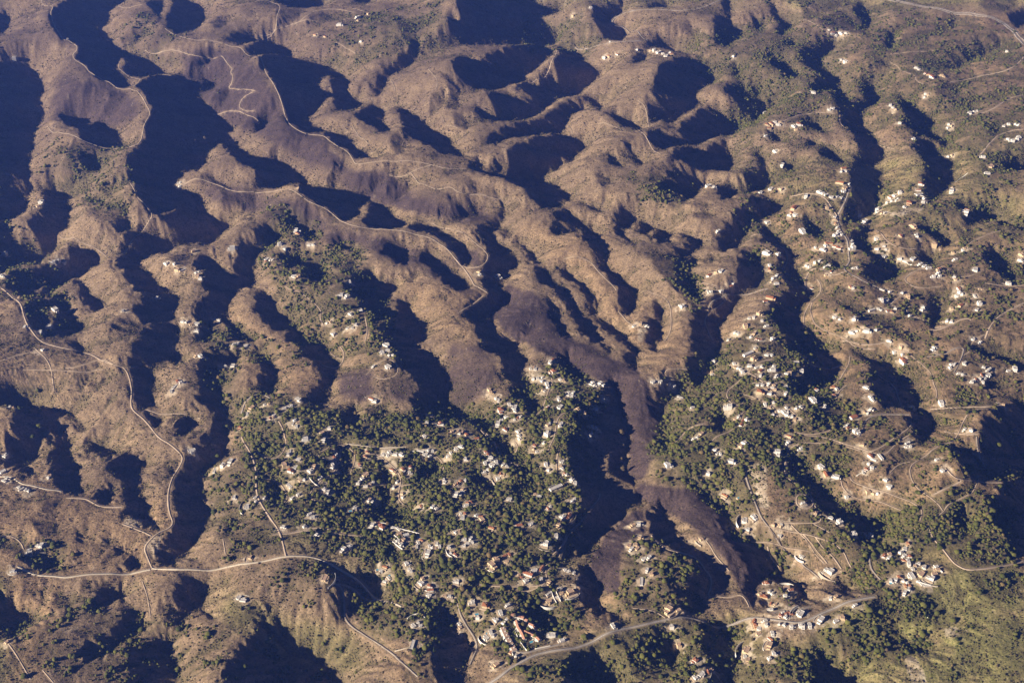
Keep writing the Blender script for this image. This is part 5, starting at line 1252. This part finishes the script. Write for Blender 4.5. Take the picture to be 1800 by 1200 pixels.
# ------------------------------------------------------------------ house prototypes (part name -> mesh), metres
def proto(kind, var):
    wall, roof, terr, stone = MB(), MB(), MB(), MB(); wins = []; doors = []; chim = None
    wm = 'white'; rm = 'flat_roof'
    def flatblock(x0, x1, y0, y1, h):
        wall.box(x0, x1, y0, y1, -7, h)
        t = .25
        for a in ((x0, x1, y0, y0 + t), (x0, x1, y1 - t, y1), (x0, x0 + t, y0 + t, y1 - t), (x1 - t, x1, y0 + t, y1 - t)):
            wall.box(*a, h, h + .55)
        roof.box(x0 + t, x1 - t, y0 + t, y1 - t, h + .003, h + .12)
    def win(x, y, z, ax, w_=1.3, h_=1.3):
        q = MB()
        if ax == 'y-': q.box(x - w_ / 2, x + w_ / 2, y - .06, y + .05, z, z + h_)
        elif ax == 'x-': q.box(x - .06, x + .05, y - w_ / 2, y + w_ / 2, z, z + h_)
        wins.append(q)
    if kind in 'wc':
        if kind == 'c': wm = 'cream'; rm = 'flat_warm'
        if var == 0:
            flatblock(-6, 5, -4, 4, 5.8); flatblock(5.003, 10, -3, 3.5, 3.1); flatblock(-9.5, -6.003, -3.2, 2, 2.9)
            terr.box(-9, 10, -9, -4.2, -6.9, .1)
            for x in (-4, -1, 2): win(x, -4, 3.6, 'y-')
            win(-6, 2.6, 3.6, 'x-'); win(-9.5, 0, .9, 'x-'); win(-2.2, -4, .3, 'y-', 3.4, 2.3)
        elif var == 1:
            flatblock(-4, 4, -3.5, 4.5, 6.2); flatblock(-11, -4.003, -3, 3, 3.1); flatblock(-3, 6, 4.503, 9, 3.2)
            terr.box(-11, 5, -8.5, -3.7, -6.9, .05)
            for x in (-2, 2): win(x, -3.5, 3.9, 'y-', 1.6)
            for x in (-9, -6): win(x, -3, .8, 'y-', 1.8, 1.5)
            win(-11, 0, .8, 'x-')
        elif var == 2:
            flatblock(-7, 7, -3.5, 3.5, 3.2); flatblock(-3, 4, -6.8, -3.503, 2.9)
            terr.box(-8, -3.2, -8, -3.7, -6.9, .05)
            win(-7, 0, .9, 'x-', 1.8); win(0, -6.8, .5, 'y-', 3, 2)
            win(5.5, -3.5, .9, 'y-')
        else:
            flatblock(-5, 5, -5, 3, 5.6); flatblock(-5, 1, 3.003, 7, 2.9)
            roof.box(-1, 3, -2, 1, 5.725, 7.6)
            terr.box(-10, -5.2, -5, 6, -6.9, .05)
            for y in (-3, 0): win(-5, y, 3.4, 'x-', 1.5)
            for y in (-3, 0): win(-5, y, .6, 'x-', 2, 2)
    elif kind == 't':
        rm = 'tile'; wm = 'cream' if var % 2 else 'white'
        if var < 2:
            wall.box(-6.5, 6.5, -4, 4, -7, 4.2); roof.gable(-6.5, 6.5, -4, 4, 4.22, 1.9)
            wall.box(-11, -6.503, -3, 2.6, -7, 2.8); roof.gable(-11, -7.1, -3, 2.6, 2.82, 1.2, .35)
            for x in (-4.5, 0, 4.5): win(x, -4, 1.6, 'y-')
            win(-11, 0, .8, 'x-'); win(-6.5, 3.2, 2.2, 'x-', 1.)
        else:
            wall.box(-5, 5, -5, 5, -7, 5.2); roof.hip(-5, 5, -5, 5, 5.22, 2.1)
            wall.box(5.003, 10, -4, 2, -7, 2.9); roof.hip(5.6, 10, -4, 2, 2.92, 1.1)
            for y in (-3, 0, 3): win(-5, y, 3, 'x-')
            for x in (-3, 0, 3): win(x, -5, 3, 'y-')
        chim = MB().box(1.5, 2.3, .8, 1.6, 4.6, 7.4)
        terr.box(-9, 6, -8.5, -5.2, -6.9, .05)
    elif kind == 'l':
        flatblock(-13, 13, -3.6, 3.6, 3.4); terr.box(-13, 13, -7.5, -3.8, -6.9, .05)
        for x in (-10, -6, -2, 2, 6, 10): win(x, -3.6, .9, 'y-', 2.2, 1.4)
        win(-13, 0, .9, 'x-', 2.)
    elif kind == 'r':
        wall.box(-9, 9, -5, 5, -7, 3.4); roof.gable(-9, 9, -5, 5, 3.42, 2.6)
        rm = 'tile'; terr.box(-9, 9, -8, -5.2, -6.9, .05)
        for x in (-5, 0, 5): win(x, -5, 1, 'y-')
    # garden wall round the lower side of the plot
    for q in range(10):                                      # a bowed retaining wall below the plot, in short straight lengths
        a0, a1 = -.62 + q * .124, -.62 + (q + 1) * .124; R0 = 24 + 3 * var
        p0 = (R0 * math.sin(a0), 12.5 - R0 * math.cos(a0)); p1 = (R0 * math.sin(a1), 12.5 - R0 * math.cos(a1))
        stone.add([(p0[0], p0[1], -8), (p1[0], p1[1], -8), (p1[0], p1[1] + .5, -8), (p0[0], p0[1] + .5, -8),
                   (p0[0], p0[1], -.2), (p1[0], p1[1], -.2), (p1[0], p1[1] + .5, -.2), (p0[0], p0[1] + .5, -.2)],
                  [(0, 3, 2, 1), (4, 5, 6, 7), (0, 1, 5, 4), (1, 2, 6, 5), (2, 3, 7, 6), (3, 0, 4, 7)])
    P = {'wall': wall.mesh('wall', M[wm]), 'roof': roof.mesh('roof', M[rm]), 'terrace': terr.mesh('terrace', M['paving']),
         'garden_wall': stone.mesh('garden_wall', M['stone'] if var == 1 else M['white'])}
    W = [q.mesh('window', M['glass']) for q in wins]
    return P, W, (chim.mesh('chimney', M['white']) if chim else None), (wall, roof)
PR = {(k, v): proto(k, v) for k, nv in (('w', 4), ('c', 4), ('t', 4), ('l', 1), ('r', 1)) for v in range(nv)}
DESC = {('w', 's'): 'small white house', ('w', 'l'): 'large white villa', ('c', 's'): 'small cream house', ('c', 'l'): 'large cream villa',
        ('t', 's'): 'small terracotta-roofed house', ('t', 'l'): 'large terracotta-roofed villa', ('l', 's'): 'long low building',
        ('l', 'l'): 'long low building', ('r', 's'): 'broad red-roofed house', ('r', 'l'): 'broad red-roofed house'}
rng = np.random.default_rng(7)
H = []
for dist_, k, x, y in sorted((HOUSES[k][i] ** 2 + HOUSES[k][i + 1] ** 2, k, float(HOUSES[k][i]), float(HOUSES[k][i + 1])) for k in HOUSES for i in range(0, len(HOUSES[k]), 2)):
    big = rng.random() < .42
    sc = (rng.uniform(1.35, 1.75) if big else rng.uniform(.9, 1.2)) * (1.0 if y < 3800 else 1.2)
    # close neighbours get smaller so buildings do not overlap
    H.append([k, x, y, 'l' if big else 's', sc])
HP = np.array([(h[1], h[2]) for h in H])
gxs, gys = grads(Z)
occ = np.zeros(Z.shape, bool)
dist_v, dist_f, dist_c = [], [], []
n_near = 300
near = []
for i, (k, x, y, sz, sc) in enumerate(H):
    dd = np.hypot(HP[:, 0] - x, HP[:, 1] - y); dd[i] = 1e9; nn = dd.min()
    sc = min(sc, max(.7, nn / (14.5 if k != 'l' else 24.)))
    def room(px, py):                                       # metres to the nearest road edge
        p, q = fidx(px, py); return dmin[int(np.clip(p, 0, nr - 1)), int(np.clip(q, 0, nc - 1))]
    if room(x, y) < 8 * sc:                                 # houses stand back from the roads
        sc = min(sc, .95)
        x, y = max(((x + q * math.cos(a_), y + q * math.sin(a_)) for q in (7, 13) for a_ in np.arange(0, 6.2, .52)), key=lambda p: min(room(*p), 9.5 * sc) - .05 * math.hypot(p[0] - x, p[1] - y))
    if sc < .9 and sz == 'l': sz = 's'
    fi, fj = fidx(x, y); a = int(np.clip(fi, 0, nr - 1)); b = int(np.clip(fj, 0, nc - 1))
    s_ = 10.0
    zc = zat([x, x + s_, x - s_, x, x], [y, y, y, y + s_, y - s_])
    g = np.array([(zc[1] - zc[2]) / 20, (zc[3] - zc[4]) / 20])
    asp = math.atan2(g[1], g[0]) - math.pi / 2              # local -y of the house looks downhill
    rot = asp + rng.normal(0, .25)
    rr = max(1, int(15 * sc / abs(Ycol[min(a + 1, nr - 1)] - Ycol[min(a, nr - 2)]))); rj = max(1, int(15 * sc * F / depth0(y) / ST))
    sub = np.hypot(X[max(a - rr, 0):a + rr + 1, max(b - rj, 0):b + rj + 1] - x, Y[max(a - rr, 0):a + rr + 1, max(b - rj, 0):b + rj + 1] - y) < 12 * sc
    occ[max(a - rr, 0):a + rr + 1, max(b - rj, 0):b + rj + 1] |= sub
    z0 = float(np.mean(zc)) + .4
    var = int(rng.integers(0, 4)) if k in 'wct' else 0
    if i < n_near: near.append((k, x, y, z0, sz, sc, rot, var))
    else:
        wall, roof = PR[(k, var)][3]
        c, s2 = math.cos(rot), math.sin(rot)
        for mb, ci in ((wall, 0 if (k in 'wlr' or (k == 't' and var % 2 == 0)) else 1), (roof, 2 if k in 'wl' else 3 if k == 'c' else 4)):
            V = np.array(mb.v) * sc
            V = np.stack([V[:, 0] * c - V[:, 1] * s2 + x, V[:, 0] * s2 + V[:, 1] * c + y, V[:, 2] + z0], 1)
            off = len(dist_v)
            dist_v += V.tolist(); dist_f += [tuple(q + off for q in f) for f in mb.f]; dist_c += [ci] * len(mb.f)
me = bpy.data.meshes.new('distant_houses'); me.from_pydata(dist_v, [], dist_f)
for q in ('white', 'cream', 'flat_roof', 'flat_warm', 'tile'): me.materials.append(M[q])
me.polygons.foreach_set('material_index', np.array(dist_c, np.int32)); me.update()
tag(link('distant_houses', me), 'hundreds of tiny white and terracotta houses scattered over the far hills', 'houses', kind='stuff')

cl = {}
for h in near:
    u, v = image_xy(h[1], h[2], h[3])
    ph = place_phrase(u, v); d = DESC[(h[0], h[4])]
    cl.setdefault((ph, d), []).append((u, v, h))
def add_house(h, label, group):
    k, x, y, z0, sz, sc, rot, var = h
    P, W, CH, _ = PR[(k, var)]
    e = bpy.data.objects.new('house', None); COL.objects.link(e)
    e.location = (x, y, z0); e.rotation_euler = (0, 0, rot); e.scale = (sc, sc, sc)
    tag(e, label, 'house', group)
    for nm in ('wall', 'roof', 'terrace', 'garden_wall'):
        if nm == 'garden_wall' and (sz == 's' or var == 3): continue
        o = link(nm, P[nm], e)
        if nm == 'roof' and CH: link('chimney', CH, o)
        if nm == 'wall':
            for q in W: link('window', q, o)
for (ph, d), L in cl.items():
    L.sort(key=lambda q: q[0])
    for i, (u, v, h) in enumerate(L):
        if len(L) == 1: lab = '%s, the only one %s' % (d, ph)
        elif i == 0: lab = '%s, leftmost such %s' % (d, ph)
        elif i == len(L) - 1: lab = '%s, rightmost such %s' % (d, ph)
        else: lab = '%s, %s such from left, %s' % (d, ORD[i], ph)
        add_house(h, lab, 'houses ' + ph)

# ------------------------------------------------------------------ the apartment complex: curved rows of joined townhouses
def along(pts, step):
    P = np.array(pts, float).reshape(-1, 2); L = np.concatenate([[0], np.cumsum(np.hypot(*(P[1:] - P[:-1]).T))])
    n = max(2, int(round(L[-1] / step)) + 1); s = np.linspace(0, L[-1], n)
    return np.stack([np.interp(s, L, P[:, 0]), np.interp(s, L, P[:, 1])], 1)
for label, wdt, hgt_, rm, pts in ROWS:
    Q = along(pts, 13.0); c0 = Q[0]
    e = bpy.data.objects.new('townhouse_row', None); COL.objects.link(e)
    zb = float(zat([c0[0]], [c0[1]])[0]); e.location = (c0[0], c0[1], zb); tag(e, label, 'townhouses', 'rows of the apartment complex')
    for a, b in zip(Q[:-1], Q[1:]):
        d = b - a; ln = float(np.hypot(*d)); an = math.atan2(d[1], d[0]); mid_ = (a + b) / 2
        zz = float(zat([mid_[0]], [mid_[1]])[0]) + rng.uniform(0, 1.4)
        wl, rf, tr = MB(), MB(), MB()
        wl.box(-ln / 2 + .02, ln / 2 - .02, -wdt / 2, wdt / 2, -9, hgt_)
        wl.box(-ln / 2 + .02, -ln / 2 + .4, -wdt / 2 - 3.5, -wdt / 2 - .003, -9, hgt_ - 2.4)
        if rm == 'tile': rf.gable(-ln / 2 + .1, ln / 2 - .1, -wdt / 2, wdt / 2, hgt_ + .02, 2.4, .1)
        else:
            rf.box(-ln / 2 + .1, ln / 2 - .1, -wdt / 2 + .4, wdt / 2 - .4, hgt_ + .003, hgt_ + .3)
            wl.box(-ln / 4, 0, 0, 2.5, hgt_ + .303, hgt_ + 2.2)
        tr.box(-ln / 2 + .5, ln / 2 - .1, -wdt / 2 - 3.4, -wdt / 2 - .01, -9, .2)
        for nm, mb, mt in (('wall', wl, 'white'), ('roof', rf, rm if rm != 'tile' else 'row_tile'), ('terrace', tr, 'white')):
            o = link(nm, mb.mesh(nm, M[mt]), e); o.location = (mid_[0] - c0[0], mid_[1] - c0[1], zz - zb); o.rotation_euler = (0, 0, an)
            if nm == 'wall':
                for q in (-.22, .22):
                    link('window', MB().box(q * ln - .8, q * ln + .8, -wdt / 2 - .06, -wdt / 2 + .05, hgt_ - 2.2, hgt_ - .7).mesh('window', M['glass']), o)
for label, hh_, mt, pts in WALLS:
    Q = smooth_line(np.array(pts, float).reshape(-1, 2), 3.0)
    if len(Q) < 3: continue
    T = np.gradient(Q, axis=0); T /= np.hypot(T[:, 0], T[:, 1])[:, None] + 1e-9
    z = zat(Q[:, 0], Q[:, 1]); k = np.ones(5) / 5; z = np.convolve(np.pad(z, 2, mode='edge'), k, 'valid'); co = []
    for o, dz in ((-.6, -7), (-.6, hh_), (.6, hh_), (.6, -7)):
        co.append(np.stack([Q[:, 0] - T[:, 1] * o, Q[:, 1] + T[:, 0] * o, z + dz], 1))
    co = np.stack(co, 1).reshape(-1, 3); q = np.arange(len(Q) - 1)[:, None] * 4
    fs = np.concatenate([np.stack([q + a, q + a + 4, q + a + 5, q + a + 1], -1).reshape(-1, 4) for a in range(3)])
    e = 4 * (len(Q) - 1); fs = np.concatenate([fs, [[0, 1, 2, 3], [e + 3, e + 2, e + 1, e]]])
    tag(link('retaining_wall', np_mesh('retaining_wall', co, fs, M[mt], 4)), label, 'wall', 'retaining walls among the villas')

# ------------------------------------------------------------------ swimming pools
for (x, y, lab) in [(-394, 2642, 'blue pool left of the stepped white terraces'), (-172, 2543, 'bright blue pool in front of the rounded villa'), (-310, 2611, 'narrow dark pool on the stepped white terraces'), (-259, 2597, 'greenish pool beside an ochre-roofed villa'), (-102, 2669, 'small blue pool of a villa on the green hillside'), (-92, 2321, 'blue pool above the road below the wooded hollow'), (-237, 3110, 'turquoise pool on the knoll below the dark ravine mouth'), (-131, 2719, 'pale blue pool in the middle of the green hillside'), (-367, 2490, 'dark blue pool beside an orange-roofed villa'), (-333, 2471, 'blue pool below the orange-roofed villa'), (668, 2798, 'turquoise pool beside the ochre ridge'), (1070, 2532, 'blue pool at the top of the hamlet at right'), (1012, 2410, 'blue pool at the lower left of the hamlet at right'), (-30, 2312, 'long turquoise pool above the apartment complex'), (-62, 2258, 'greenish pool beside the road above the complex'), (49, 2215, 'blue pool at the foot of the apartment complex'), (366, 2461, 'pale green pool on top of the burnt-sided hill'), (-465, 2712, 'pale blue pool among the dense villas at left')]:
    z0 = float(zat([x], [y])[0]) + 1.0
    e = bpy.data.objects.new('swimming_pool', None); COL.objects.link(e)
    e.location = (x, y, z0); e.rotation_euler = (0, 0, rng.uniform(-.6, .6)); tag(e, lab, 'swimming pool', 'pools in the villa gardens')
    m = MB()
    for a in ((-7, 7, -4.6, -3), (-7, 7, 3, 4.6), (-7, -5, -3, 3), (5, 7, -3, 3)): m.box(*a, -6, 0)
    link('pool_surround', m.mesh('pool_surround', M['paving']), e)
    link('water', MB().box(-5, 5, -3, 3, -2, -.15).mesh('pool_water', M['water']), e)
    fi, fj = fidx(x, y); occ[int(fi) - 3:int(fi) + 4, int(fj) - 4:int(fj) + 5] = True

# ------------------------------------------------------------------ vegetation
def ico(sub, r):
    t = (1 + 5 ** .5) / 2
    v = [(-1, t, 0), (1, t, 0), (-1, -t, 0), (1, -t, 0), (0, -1, t), (0, 1, t), (0, -1, -t), (0, 1, -t), (t, 0, -1), (t, 0, 1), (-t, 0, -1), (-t, 0, 1)]
    f = [(0, 11, 5), (0, 5, 1), (0, 1, 7), (0, 7, 10), (0, 10, 11), (1, 5, 9), (5, 11, 4), (11, 10, 2), (10, 7, 6), (7, 1, 8),
         (3, 9, 4), (3, 4, 2), (3, 2, 6), (3, 6, 8), (3, 8, 9), (4, 9, 5), (2, 4, 11), (6, 2, 10), (8, 6, 7), (9, 8, 1)]
    v = [Vector(p).normalized() for p in v]
    for _ in range(sub):
        c = {}; g = []
        def mid(a, b):
            k = (min(a, b), max(a, b))
            if k not in c: v.append(((v[a] + v[b]) / 2).normalized()); c[k] = len(v) - 1
            return c[k]
        for a, b, d in f:
            p, q, s = mid(a, b), mid(b, d), mid(d, a); g += [(a, p, s), (b, q, p), (d, s, q), (p, q, s)]
        f = g
    return np.array([tuple(p) for p in v]), np.array(f)
I0 = ico(0, 1); I1 = ico(1, 1)
cell = np.abs(np.gradient(Y, axis=0)) * np.abs(np.gradient(X, axis=1))
UU, VV = image_xy(X, Y, Z)
clear = (plot < .75) & (~occ) & (track < .35) & (dmin > 1.5)
# bushes gather in hollows: use curvature of the land
lap = np.zeros_like(Z); k_ = 6
lap[k_:-k_, k_:-k_] = (Z[2 * k_:, k_:-k_] + Z[:-2 * k_, k_:-k_] + Z[k_:-k_, 2 * k_:] + Z[k_:-k_, :-2 * k_] - 4 * Z[k_:-k_, k_:-k_])
hollow = sstep(0, 9, lap)
patch = fbm(X, Y, 70, 3, 77)
def scatter(dens, seed):
    r = np.random.default_rng(seed)
    n = r.poisson(np.clip(dens, 0, 3) * clear)
    i, j = np.nonzero(n); c = n[i, j]; i = np.repeat(i, c); j = np.repeat(j, c)
    ok = (i < nr - 1) & (j < nc - 1) & (i > 0); i, j = i[ok], j[ok]
    x = X[i, j] + (r.random(len(i)) - .5) * 2 * np.abs(X[i, j + 1] - X[i, j])
    y = Y[i, j] + (r.random(len(i)) - .5) * 1.2 * np.abs(Y[i - 1, j] - Y[i, j])
    return x, y, i, j, r
def blobs(name, x, y, rad, hgt, r, base, mat, tint, lump=.30):
    bv, bf = base; n = len(x); K = len(bv)
    a = r.random(n) * 6.283; ca, sa = np.cos(a)[:, None], np.sin(a)[:, None]
    j = 1 + (r.random((n, K)) - .5) * 2 * lump
    vx, vy, vz = bv[:, 0][None] * j, bv[:, 1][None] * j, bv[:, 2][None] * j
    px = (vx * ca - vy * sa) * rad[:, None] + x[:, None]; py = (vx * sa + vy * ca) * rad[:, None] + y[:, None]
    pz = (vz * .5 + .38) * hgt[:, None] + zat(x, y)[:, None]
    co = np.stack([px, py, pz], -1).reshape(-1, 3)
    fs = (bf[None] + (np.arange(n) * K)[:, None, None]).reshape(-1, 3)
    tc = np.repeat(np.concatenate([tint, np.zeros((n, 1)), np.ones((n, 1))], 1)[:, None], K, 1).reshape(-1, 4)
    return np_mesh(name, co, fs, M[mat], 3, {'tint': tc})
invis = (UU < -350) | (UU > 2150) | (VV < -60) | (VV > 1330)
# woodland
clump = fbm(X, Y, 30, 2, 91)
dens = np.minimum(cell, 34) * .024 * np.clip(cG * 1.1 - .30 + (.7 * patch + .8 * clump) * (cG > .12), 0, 1.3) * (1 + hollow) * np.where(invis, .2, 1)
x, y, i, j, r = scatter(dens, 1)
far = sstep(2600, 6500, y)
rad = r.lognormal(1.02, .48, len(x)) * (1 + .3 * far); rad = np.clip(rad, 1.0, 8.5)
hgt = rad * r.uniform(.95, 1.7, len(x))
tint = np.stack([np.clip(r.beta(1.5, 2.2, len(x)) + .3 * fbm(x, y, 90, 2, 5), 0, 1), (r.random(len(x)) < .16) * r.random(len(x))], 1)
nearm = y < 3300
print('woodland', len(x), nearm.sum())
m1 = blobs('woodland', x[~nearm], y[~nearm], rad[~nearm], hgt[~nearm], r, I0, 'leaf', tint[~nearm])
m2 = blobs('woodland', x[nearm], y[nearm], rad[nearm], hgt[nearm], r, I1, 'leaf', tint[nearm], .24)
tag(link('woodland', m1), 'dark green woodland and groves covering the far slopes', 'woodland', kind='stuff')
tag(link('woodland', m2), 'dense dark green trees and bushes between the near villas', 'woodland', kind='stuff')
# dry scrub on the open hills
dens = np.minimum(cell, 45) * (.010 * (.25 + sstep(-.1, .6, patch) + 1.3 * hollow) * (1 - .85 * cB) + .030 * cS * np.clip(.35 + patch0 * 1.3 + clump * .5, 0, 1.3) + .014 * moist) * np.where(invis, .2, 1)
x, y, i, j, r = scatter(dens, 2)
rad = np.clip(r.lognormal(.15, .38, len(x)) * (1 + .35 * cS[i, j]), .5, 3.2) * (1 + .6 * sstep(2600, 7000, y))
tint = np.stack([r.random(len(x)), (r.random(len(x)) < .15 + .8 * cS[i, j]) * r.uniform(.4, 1, len(x))], 1)
print('scrub', len(x))
tag(link('scrub', blobs('scrub', x, y, rad, rad * 1.3, r, I0, 'dry', tint)), 'low dry bushes dotted over the bare hills', 'scrub', kind='stuff')

# individual trees: prototypes with trunk and crown
def crown_mesh(name, spec, mat, seed):
    r = np.random.default_rng(seed); co = []; fs = []; n = 0
    for (cx, cy, cz, rx, rz) in spec:
        for _ in range(2):
            bv, bf = I1
            j = 1 + (r.random(len(bv)) - .5) * .55
            o = r.normal(0, .12, 3) * rx
            co.append(np.stack([bv[:, 0] * j * rx * .9 + cx + o[0], bv[:, 1] * j * rx * .9 + cy + o[1], bv[:, 2] * j * rz * .9 + cz + o[2]], 1)); fs.append(bf + n); n += len(bv)
        # loose leaf clumps round each lobe
        q = 46; d = r.normal(size=(q, 3)); d /= np.linalg.norm(d, axis=1)[:, None]
        c = d * np.array([rx, rx, rz]) * r.uniform(.95, 1.22, (q, 1)) + np.array([cx, cy, cz])
        t1 = r.normal(size=(q, 3)) * .33; t2 = r.normal(size=(q, 3)) * .33
        co.append(np.stack([c, c + t1, c + t2], 1).reshape(-1, 3)); fs.append(np.arange(q * 3).reshape(-1, 3) + n); n += q * 3
    return np_mesh(name, np.concatenate(co), np.concatenate(fs), M[mat], 3)
def trunk_mesh(h, r0):
    m = MB()
    def cone(p, q, ra, rb):
        p, q = Vector(p), Vector(q); d = (q - p).normalized(); a = d.orthogonal().normalized(); b = d.cross(a); v = []
        for c, rr in ((p, ra), (q, rb)):
            for k in range(6): t = k * math.pi / 3; v.append(c + a * math.cos(t) * rr + b * math.sin(t) * rr)
        m.add(v, [(k, (k + 1) % 6, 6 + (k + 1) % 6, 6 + k) for k in range(6)] + [(11, 10, 9, 8, 7, 6)])
    cone((0, 0, -1.2), (.1, .05, h), r0, r0 * .55)
    for k in range(4):
        a = k * 1.7; cone((.05, .02, h * .7), (math.cos(a) * h * .35, math.sin(a) * h * .35, h * 1.25), r0 * .4, r0 * .15)
    return m.mesh('trunk', M['bark'])
r = np.random.default_rng(3)
TP = {
 'pine_tree': (trunk_mesh(3.2, .28), crown_mesh('crown', [(0, 0, 5.2, 2.6, 1.7), (1.6, .5, 4.7, 1.7, 1.2), (-1.5, .7, 4.6, 1.8, 1.3), (.2, -1.6, 4.5, 1.7, 1.2), (-.2, 1.7, 4.9, 1.5, 1.2)], 'pine', 1)),
 'cypress_tree': (trunk_mesh(2.0, .2), crown_mesh('crown', [(0, 0, 2.6, 1.15, 1.6), (.05, 0, 4.6, 1.05, 1.8), (0, .05, 6.8, .85, 1.8), (0, 0, 8.8, .5, 1.4)], 'cypress', 2)),
 'olive_tree': (trunk_mesh(1.6, .3), crown_mesh('crown', [(0, 0, 3.0, 1.9, 1.4), (1.3, .2, 2.7, 1.2, 1.0), (-1.1, -.6, 2.7, 1.3, 1.0), (0, 1.2, 2.9, 1.2, 1.0)], 'olive', 3)),
 'broadleaf_tree': (trunk_mesh(2.6, .3), crown_mesh('crown', [(0, 0, 5.0, 2.2, 2.2), (1.2, .3, 4.1, 1.6, 1.6), (-1.2, .2, 4.2, 1.7, 1.6), (.1, -1.3, 4.0, 1.6, 1.5)], 'autumn', 4)),
}
TL = {'pine_tree': ('round dark green tree', 'tree'), 'cypress_tree': ('slim dark cypress tree', 'tree'),
      'olive_tree': ('small grey-green tree', 'tree'), 'broadleaf_tree': ('brownish bare-looking tree', 'tree')}
def add_tree(kind, x, y, s, label, group):
    e = bpy.data.objects.new(kind, None); COL.objects.link(e); e.location = (x, y, float(zat([x], [y])[0]))
    e.rotation_euler = (0, 0, r.uniform(0, 6.28)); e.scale = (s * 1.3, s * 1.3, s * 1.2 * r.uniform(.9, 1.15))
    tag(e, label, 'tree', group)
    link('trunk', TP[kind][0], e); link('crown', TP[kind][1], e)
for (x, y, s, kind, lab) in [(-1520, 3185, 2.4, 'pine_tree', 'tall round tree in the dark ravine, upper of two on the left'), (-1529, 3142, 2.0, 'pine_tree', 'round tree in the dark ravine, lower of two on the left'), (-929, 3039, 1.4, 'pine_tree', 'small round tree in the dark valley left of the terraced slope'), (-915, 3025, 1.9, 'pine_tree', 'round tree standing alone on the dark valley edge'), (-1474, 5355, 2.2, 'broadleaf_tree', 'brown tree in the great shadow, left of a pair'), (-1438, 5392, 2.8, 'broadleaf_tree', 'brown tree in the great shadow, right of a pair'), (348, 3123, 3.0, 'broadleaf_tree', 'tall brown tree beside the burnt valley, topmost'), (350, 3071, 2.6, 'broadleaf_tree', 'brown tree just below the tallest beside the burnt valley'), (339, 3000, 2.0, 'broadleaf_tree', 'small brown tree in the shadow beside the burnt valley'), (340, 2944, 3.0, 'broadleaf_tree', 'broad brown tree at the end of the burnt valley'), (1015, 2530, 2.4, 'pine_tree', 'large dark tree beside the road above the hamlet'), (1017, 2604, 2.2, 'pine_tree', 'large dark tree up the road from the hamlet'), (1047, 2696, 1.8, 'pine_tree', 'bright green round tree at the shaded bend above the hamlet'), (-497, 3079, 1.9, 'pine_tree', 'round tree standing alone in the dark hollow'), (-479, 3035, 1.9, 'pine_tree', 'round tree above the white wall in the hollow'), (-414, 3046, 2.0, 'pine_tree', 'round tree on the road beside the burnt field'), (-507, 2281, 1.0, 'olive_tree', 'bush-like tree on the bare slope at the bottom left'), (-391, 2418, 1.2, 'olive_tree', 'small tree between the hairpin roads'), (-397, 2366, 1.3, 'pine_tree', 'small round tree under the hairpin roads'), (-260, 3188, 1.6, 'pine_tree', 'round tree beside the pale house at the ravine mouth'), (-647, 3207, 1.8, 'cypress_tree', 'tall cypress at the corner of the villa hill, upper'), (178, 2544, 2.2, 'broadleaf_tree', 'large brown tree left of the burnt-sided hill'), (-41, 2535, 2.4, 'broadleaf_tree', 'broad olive-brown tree near the cypresses')]:
    if kind == 'broadleaf_tree': s *= .68 + .25 * math.sin(x)
    add_tree(kind, x, y, s, lab, None)
cand = np.argwhere(clear & (cG > .5) & (Y < 3350) & (UU > 20) & (UU < 1780) & (VV < 1190) & (VV > 780))
r.shuffle(cand); picked = []
for a, b in cand:
    x, y = X[a, b], Y[a, b]
    if all((x - p[0]) ** 2 + (y - p[1]) ** 2 > 240 for p in picked):
        picked.append((x, y, a, b))
    if len(picked) >= 300 - 23: break
groups = {}
for x, y, a, b in picked:
    kind = str(r.choice(['pine_tree', 'olive_tree', 'cypress_tree', 'broadleaf_tree'], p=[.62, .12, .12, .14]))
    groups.setdefault((kind, place_phrase(UU[a, b], VV[a, b])), []).append((UU[a, b], x, y))
for (kind, ph), L in groups.items():
    L.sort()
    for i, (u, x, y) in enumerate(L):
        d = TL[kind][0]
        if len(L) == 1: lab = '%s, the only one %s' % (d, ph)
        elif i == 0: lab = '%s, leftmost such %s' % (d, ph)
        elif i == len(L) - 1: lab = '%s, rightmost such %s' % (d, ph)
        else: lab = '%s, %s such from left, %s' % (d, ORD[min(i, 27)], ph)
        add_tree(kind, x, y, r.uniform(.95, 1.55), lab, '%ss %s' % (d, ph))

# ------------------------------------------------------------------ air
m = MB(); m.box(-14000, 14000, -6000, 16000, -421, 2480)
hz = bpy.data.materials.new('haze'); hz.use_nodes = True; t = hz.node_tree
for n in list(t.nodes):
    if n.type != 'OUTPUT_MATERIAL': t.nodes.remove(n)
pv = t.nodes.new('ShaderNodeVolumePrincipled'); pv.inputs['Density'].default_value = 2.8e-5
pv.inputs['Color'].default_value = (.12, .25, 1.0, 1); pv.inputs['Anisotropy'].default_value = .2
t.links.new(pv.outputs[0], [n for n in t.nodes if n.type == 'OUTPUT_MATERIAL'][0].inputs['Volume'])
tag(link('haze', m.mesh('haze', hz)), 'thin bluish haze over the valleys', 'haze', kind='stuff')
